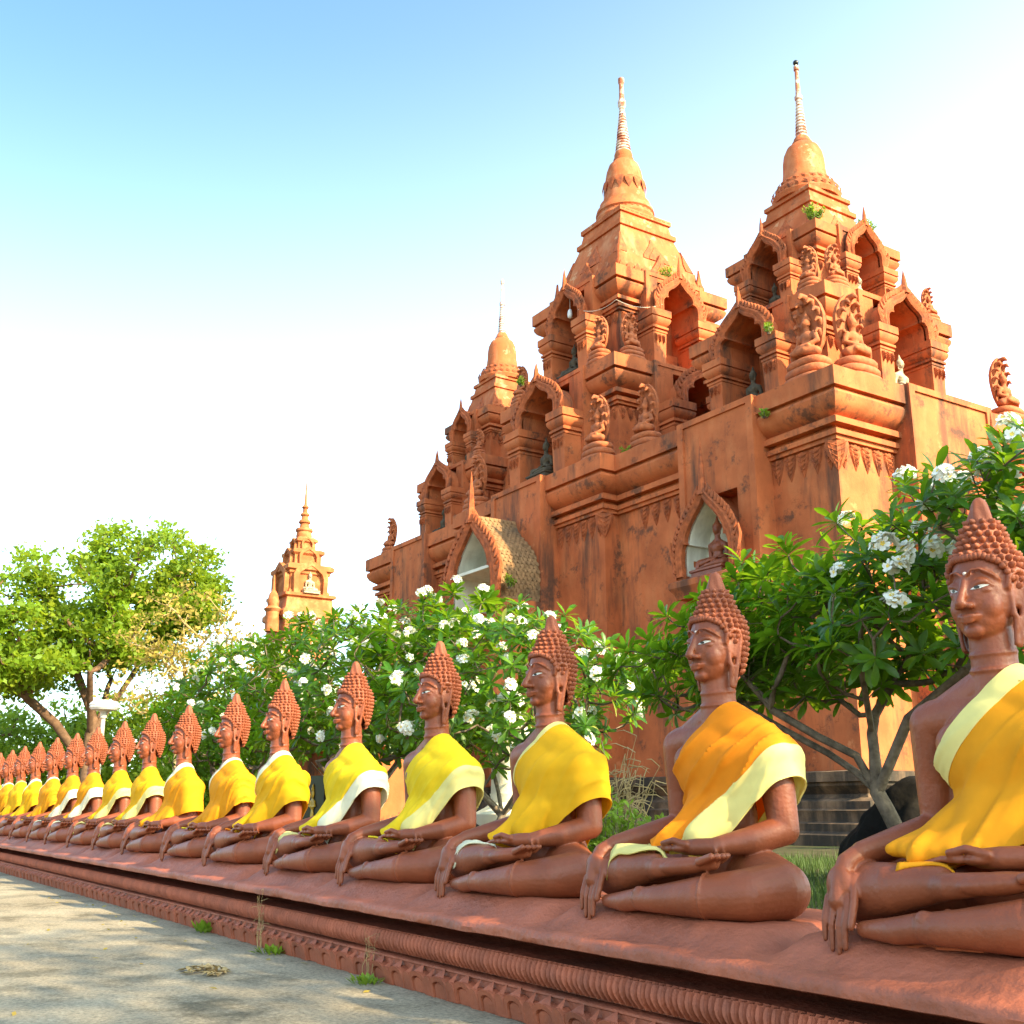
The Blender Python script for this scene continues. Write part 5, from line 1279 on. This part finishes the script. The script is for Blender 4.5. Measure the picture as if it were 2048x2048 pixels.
def tuft(x, y, w, h, n, seed, label):
    rr = random.Random(seed); t = empty('weed', (x, y, 0), label, 'weed', None); v = []; f = []
    for i in range(n):
        a = rr.uniform(0, 6.28); q = rr.uniform(0, w*0.4); p = Vector((x+q*math.cos(a), y+q*math.sin(a), 0)); d = Vector((math.cos(a)*rr.uniform(.2, 1), math.sin(a)*rr.uniform(.2, 1), rr.uniform(0.4, 1.2))).normalized(); s_ = h*rr.uniform(.5, 1.1); sd = Vector((-d.y, d.x, 0)).normalized()*s_*0.16
        j = len(v); v += [tuple(p), tuple(p+d*s_*.5+sd), tuple(p+d*s_+Vector((0, 0, -s_*.15))), tuple(p+d*s_*.5-sd)]; f.append((j, j+1, j+2, j+3))
    me = bpy.data.meshes.new('leaves'); me.from_pydata(v, [], f); finish(me, M['shrub_leaf'], 180); tag(link('leaves', me, t), kind='stuff')
tuft(-12.95, 4.26, 0.35, 0.20, 60, 1, 'small weed with tiny flowers against the plinth foot, farthest from the camera')
tuft(-10.75, 4.20, 0.40, 0.12, 80, 2, 'low green weed on the pavement beside the plinth, middle of three')
tuft(-8.55, 4.14, 0.30, 0.10, 70, 3, 'low green weed on the pavement beside the plinth, nearest the camera')
rr = random.Random(101); v = []; f = []
for i in range(42000):
    x = rr.uniform(-17, -2.5); y = 5.75+8.5*rr.random()**1.1; z = gz(x, y)-0.02
    if noise.noise(Vector((x*0.9, y*0.9, 5))) < -0.25: continue
    h_ = rr.uniform(0.08, 0.30)*(0.6+0.6*noise.noise(Vector((x*1.3, y*1.3, 1)))); a = rr.uniform(0, 6.28); lx, ly = math.cos(a), math.sin(a); w = 0.008; k_ = rr.uniform(0.1, 0.5)*h_
    j = len(v); v += [(x-ly*w, y+lx*w, z), (x+ly*w, y-lx*w, z), (x+lx*k_, y+ly*k_, z+h_)]; f.append((j, j+1, j+2))
me = bpy.data.meshes.new('grass'); me.from_pydata(v, [], f); finish(me, M['grass'], 180); tag(link('grass', me), kind='stuff')
# dry litter on the pavement
rr = random.Random(5); mb = MB()
for i in range(70):
    a = rr.uniform(0, 6.28); q = 0.19*math.sqrt(rr.random()); c = Vector((-9.88+q*1.5*math.cos(a), 3.24+q*math.sin(a), 0.012+0.05*(1-q/0.19)*rr.random())); d = Vector((rr.gauss(0, 1), rr.gauss(0, 1), rr.gauss(0, .4))).normalized(); s_ = rr.uniform(.03, .07); n = d.cross(Vector((0, 0, 1))).normalized()
    mb.add([c-d*s_, c+n*s_*.4+Vector((0, 0, .012)), c+d*s_, c-n*s_*.4+Vector((0, 0, .012))], [(0, 1, 2, 3)])
tag(link('leaf_litter', mb.mesh('leaf_litter', M['straw'], 180)), 'small clump of dry leaf litter lying on the pavement', 'litter')
mb = MB()
for i in range(90):
    x = rr.uniform(-20, -5); y = rr.uniform(-2, 4.15) if i % 3 else rr.uniform(3.6, 4.2); c = Vector((x, y, 0.006)); a = rr.uniform(0, 6.28); d = Vector((math.cos(a), math.sin(a), rr.uniform(-.1, .3)))*rr.uniform(.015, .045); n = Vector((-d.y, d.x, 0))*.5
    mb.add([c-d, c+n+Vector((0, 0, .01)), c+d+Vector((0, 0, .006)), c-n], [(0, 1, 2, 3)])
tag(link('fallen_leaves', mb.mesh('fallen_leaves', M['tree_leaf_y'], 180)), 'scattered dry fallen leaves on the pavement', 'leaves', None, 'stuff')
# plants rooted on the temple
for loc, w, h_, n, sd, lab in (((-19.2, 22.75, 17.72), 0.34, 0.55, 30, 201, 'bushy plant on the front corner of the right tower roof'), ((-18.9, 24.6, 17.72), 0.32, 0.5, 22, 202, 'plant behind the right gable of the right tower roof'),
        ((-22.65, 23.6, 17.72), 0.22, 0.42, 8, 203, 'sparse dark plant on the left edge of the right tower roof'), ((-19.6, 21.0, 13.95), 0.12, 0.35, 9, 204, 'tiny plant on a niche pillar top of the right tower'),
        ((-27.25, 24.2, 19.72), 0.35, 0.5, 20, 206, 'yellow-green plant on the sunlit roof edge of the tallest tower'), ((-30.6, 20.1, 15.9), 0.22, 0.3, 14, 207, 'small plant beside the dark statue of the tallest tower'),
        ((-25.2, 20.45, 11.82), 0.3, 0.32, 26, 208, 'green plant in the angle of the cornice'), ((-18.95, 19.95, 11.1), 0.13, 0.22, 10, 209, 'small plant clinging under the corner cornice'),
        ((-27.95, 17.9, 7.9), 0.25, 0.5, 16, 210, 'light green sprig growing beside the big porch gable'), ((-28.0, 18.0, 7.1), 0.25, 0.45, 12, 211, 'lower light green sprig beside the big porch')):
    shrub(loc, w, h_, n, 16, 0.10, sd, lab, 'shrub_leaf', 'plant', 'wall_plant')

# ------------------------------------------------------------------ rock, lamp, stupa, shrine, oddments
mb = MB(); mb.ball((0, 0, 0.42), (0.80, 0.60, 0.62), 20, 14); mb.ball((-0.45, 0.05, 0.22), (0.50, 0.48, 0.40), 16, 10); mb.ball((0.45, -0.1, 0.30), (0.45, 0.45, 0.45), 16, 10)
rk = remesh(mb, 0.05, 0, 'boulder')
for v_ in rk.vertices:
    p = v_.co; v_.co = p + p.normalized()*(0.13*noise.noise(p*2.1)+0.06*noise.noise(p*5.5))
tag(link('boulder', finish(rk, M['rock'], 35), None, (-7.85, 10.4, 0.45), (0, 0, 0.4), 1.12), 'large dark boulder in the grass behind the leaning trunk', 'boulder')
lp = empty('lamp_post', (-31.7, 7.12, 0.5), 'pale lamp post with a round white mushroom head behind the row', 'lamp')
link('pole', MB().tube([(-31.7, 7.12, 0.4), (-31.7, 7.12, 2.2), (-31.7, 7.12, 3.80)], [0.075, 0.065, 0.055], 10).mesh('pole', M['lamp_pole'], 60), lp)
link('collar', MB().lathe([(0.055, 3.70), (0.09, 3.74), (0.09, 3.86), (0.14, 3.92)], 16, -31.7, 7.12).mesh('collar', M['lamp_pole'], 40), lp)
link('lamp_shade', MB().lathe([(0.14, 3.92), (0.34, 3.95), (0.40, 4.02), (0.37, 4.05), (0.385, 4.06), (0.40, 4.10), (0.33, 4.17), (0.18, 4.21), (0.0, 4.22)], 32, -31.7, 7.12, (True, False)).mesh('lamp_shade', M['lamp_white'], 40), lp)
SX, SY = -69.9, 27.9
st = empty('stupa', (SX, SY, G0), 'distant pale orange stepped stupa with a spire above the trees at left', 'stupa')
b = MB(); b.loft(SX, SY, 1.7, 1.7, [(0.3, 0.4), (0.3, 6), (0, 6.4), (0, 13.4), (0.25, 13.6), (0.25, 13.9), (0, 14.2), (-0.1, 14.9), (0.1, 15.0), (0.1, 15.2)])
b.loft(SX, SY, 1.35, 1.35, [(0.1, 15.18), (0.1, 15.4), (0, 15.5), (0, 16.5), (0.12, 16.6), (0.12, 16.75), (0.3, 16.85), (0.3, 17.1), (0.1, 17.25)])
b.loft(SX, SY, 0.95, 0.95, [(0.1, 17.2), (0, 17.4), (0, 17.95), (0.18, 18.1), (0.18, 18.3), (0, 18.4)]); b.loft(SX, SY, 0.62, 0.62, [(0.08, 18.35), (0, 18.5), (0, 18.9), (0.14, 19.0), (0.14, 19.15), (-0.1, 19.35)])
link('tiers', b.mesh('tiers', M['far_stupa'], 30), st)
link('spire', MB().lathe([(0.52, 19.3), (0.55, 19.5), (0.5, 19.75), (0.60, 19.85), (0.58, 20.0), (0.34, 20.1), (0.30, 20.35), (0.42, 20.45), (0.38, 20.6), (0.24, 20.7), (0.22, 20.9), (0.32, 21.0), (0.28, 21.12), (0.17, 21.2), (0.16, 21.45), (0.25, 21.55), (0.2, 21.65), (0.10, 21.75), (0.07, 22.4), (0.03, 23.4)], 18, SX, SY).mesh('spire', M['far_stupa'], 35), st)
for q in (0, 1):
    rot = Matrix.Translation((SX, SY, 0)) @ Matrix.Rotation(q*math.pi/2, 4, 'Z')
    for (h_, z0_, z1_, w_, d_) in ((1.35, 15.2, 17.5, 0.95, 0.35), (0.95, 17.25, 18.55, 0.55, 0.25), (0.62, 18.4, 19.3, 0.34, 0.2)):
        H = z1_-z0_; m_ = MB(); o = [(-w_*1.25, z0_)] + [(-w_*1.3+0*i, z0_+H*.55) for i in (0,)] + [(-w_*1.1, z0_+H*.72), (-w_*.55, z0_+H*.88), (0, z1_), (w_*.55, z0_+H*.88), (w_*1.1, z0_+H*.72), (w_*1.3, z0_+H*.55), (w_*1.25, z0_)]
        i_ = [(u*0.74, z0_+(z-z0_)*0.84) for u, z in o]; k = len(o); v = [rot @ Vector((u, -h_-d_, z)) for u, z in o] + [rot @ Vector((u, -h_-d_, z)) for u, z in i_] + [rot @ Vector((u, -h_, z)) for u, z in o] + [rot @ Vector((u, -h_+0.02, z)) for u, z in i_]
        f = []
        for a in range(k-1): f += [(a, a+1, k+a+1, k+a), (a, 2*k+a, 2*k+a+1, a+1), (k+a, k+a+1, 3*k+a+1, 3*k+a)]
        link('niche_gable', m_.add(v, f).mesh('niche_gable', M['far_stupa'], 35), st)
minib((SX+1.5, SY, 15.2), R(90), 0.62, 'pale_buddha', 'pale seated statue in the niche of the distant stupa')
mb = MB(); mb.lathe([(0.45, 12.5), (0.45, 13.8), (0.6, 14.0), (0.35, 14.2), (0.40, 14.5), (0.28, 15.0), (0.10, 15.3), (0.03, 16.3)], 16, SX+1.2, SY-2.4)
link('corner_turret', mb.mesh('corner_turret', M['far_stupa'], 35), st)
# little shrine glimpsed between the statues
sh = empty('shrine', (-28.8, 12.4, G0), 'small dark shrine front glimpsed between the sixth and seventh statues', 'shrine')
link('wall', MB().box(-31.2, -26.6, 12.2, 14, 0.4, 2.9).mesh('wall', M['plaster'], 30), sh)
link('roof', MB().loft(-28.9, 13.1, 2.5, 1.1, [(0.25, 2.9), (0.3, 3.05), (-0.9, 3.9)]).mesh('roof', M['plaster_orn'], 30), sh)
dr = link('door', MB().box(-29.45, -28.05, 12.12, 12.22, 0.6, 2.2).mesh('door', M['black'], 30), sh)
gf = MB(); gf.ball((-28.75, 12.10, 1.72), (0.10, 0.03, 0.12), 12, 8); gf.ball((-28.75, 12.10, 1.45), (0.15, 0.03, 0.17), 12, 8); gf.ball((-28.75, 12.10, 1.15), (0.11, 0.03, 0.2), 12, 8); gf.tube([(-28.75, 12.10, 1.82), (-28.75, 12.10, 2.0)], [0.06, 0.01], 6)
gf.box(-28.92, -28.58, 12.09, 12.12, 0.88, 0.95); gf.tube([(-28.88, 12.1, 1.55), (-28.95, 12.09, 1.4), (-28.78, 12.08, 1.38)], 0.03, 6); gf.tube([(-28.62, 12.1, 1.55), (-28.55, 12.09, 1.4), (-28.72, 12.08, 1.38)], 0.03, 6)
me = remesh(gf, 0.016, 1, 'gilt_figure'); link('gilt_figure', finish(me, M['gilt'], 180), dr)
link('step', MB().loft(-25.2, 12.2, 1.3, 0.5, [(0.1, 0.45), (0.1, 0.75), (0, 0.8), (0, 1.05)]).mesh('step', M['pale'], 30), sh)
ur = empty('plaster_pedestal', (-17.0, 10.9, G0), 'white plaster lotus pedestal half hidden by leaves behind the fourth statue', 'pedestal')
link('base', MB().lathe([(0.62, 0.4), (0.62, 0.7), (0.45, 0.78), (0.40, 0.95), (0.60, 1.1), (0.66, 1.25), (0.45, 1.36), (0.32, 1.45), (0.36, 1.6)], 24, -17.0, 10.9).mesh('base', M['white_plaster'], 40), ur)
link('shaft', MB().lathe([(0.34, 1.58), (0.32, 2.5), (0.40, 2.6), (0.42, 2.75), (0.30, 2.85), (0.26, 3.3), (0.05, 3.5)], 24, -17.0, 10.9).mesh('shaft', M['white_plaster'], 40), ur)
# bulb and slack wire on the tallest tower
bl = empty('hanging_bulb', (XC, YC-4.2, 15.0), 'white bulb hanging in the upper left niche of the tallest tower', 'bulb')
PB_ = (XC+0.05, YC-2.75, 18.75)
link('bulb', MB().lathe([(0.02, PB_[2]+0.18), (0.07, PB_[2]+0.12), (0.10, PB_[2]-0.05), (0.08, PB_[2]-0.16), (0.02, PB_[2]-0.2)], 12, PB_[0], PB_[1]).mesh('bulb', M['lamp_white'], 60), bl)
link('cord', MB().tube([(PB_[0], PB_[1], PB_[2]+0.16), (PB_[0], PB_[1], 19.4)], 0.012, 5).mesh('cord', M['wire'], 60), bl)
wp = []; a = Vector((XC+0.9, YC-3.0, 18.5)); b_ = Vector((XC+2.75, YC-2.75, 18.2)); c_ = Vector((XC+3.0, YC-0.9, 18.4))
for p, q, s_ in ((a, b_, .22), (b_, c_, .2)):
    for i in range(9): u = i/8; wp.append(p.lerp(q, u)+Vector((0, 0, -s_*4*u*(1-u))))
tag(link('slack_wire', MB().tube(wp, 0.014, 4).mesh('slack_wire', M['wire'], 60)), 'slack pale wire strung round the corner of the tallest tower', 'wire')
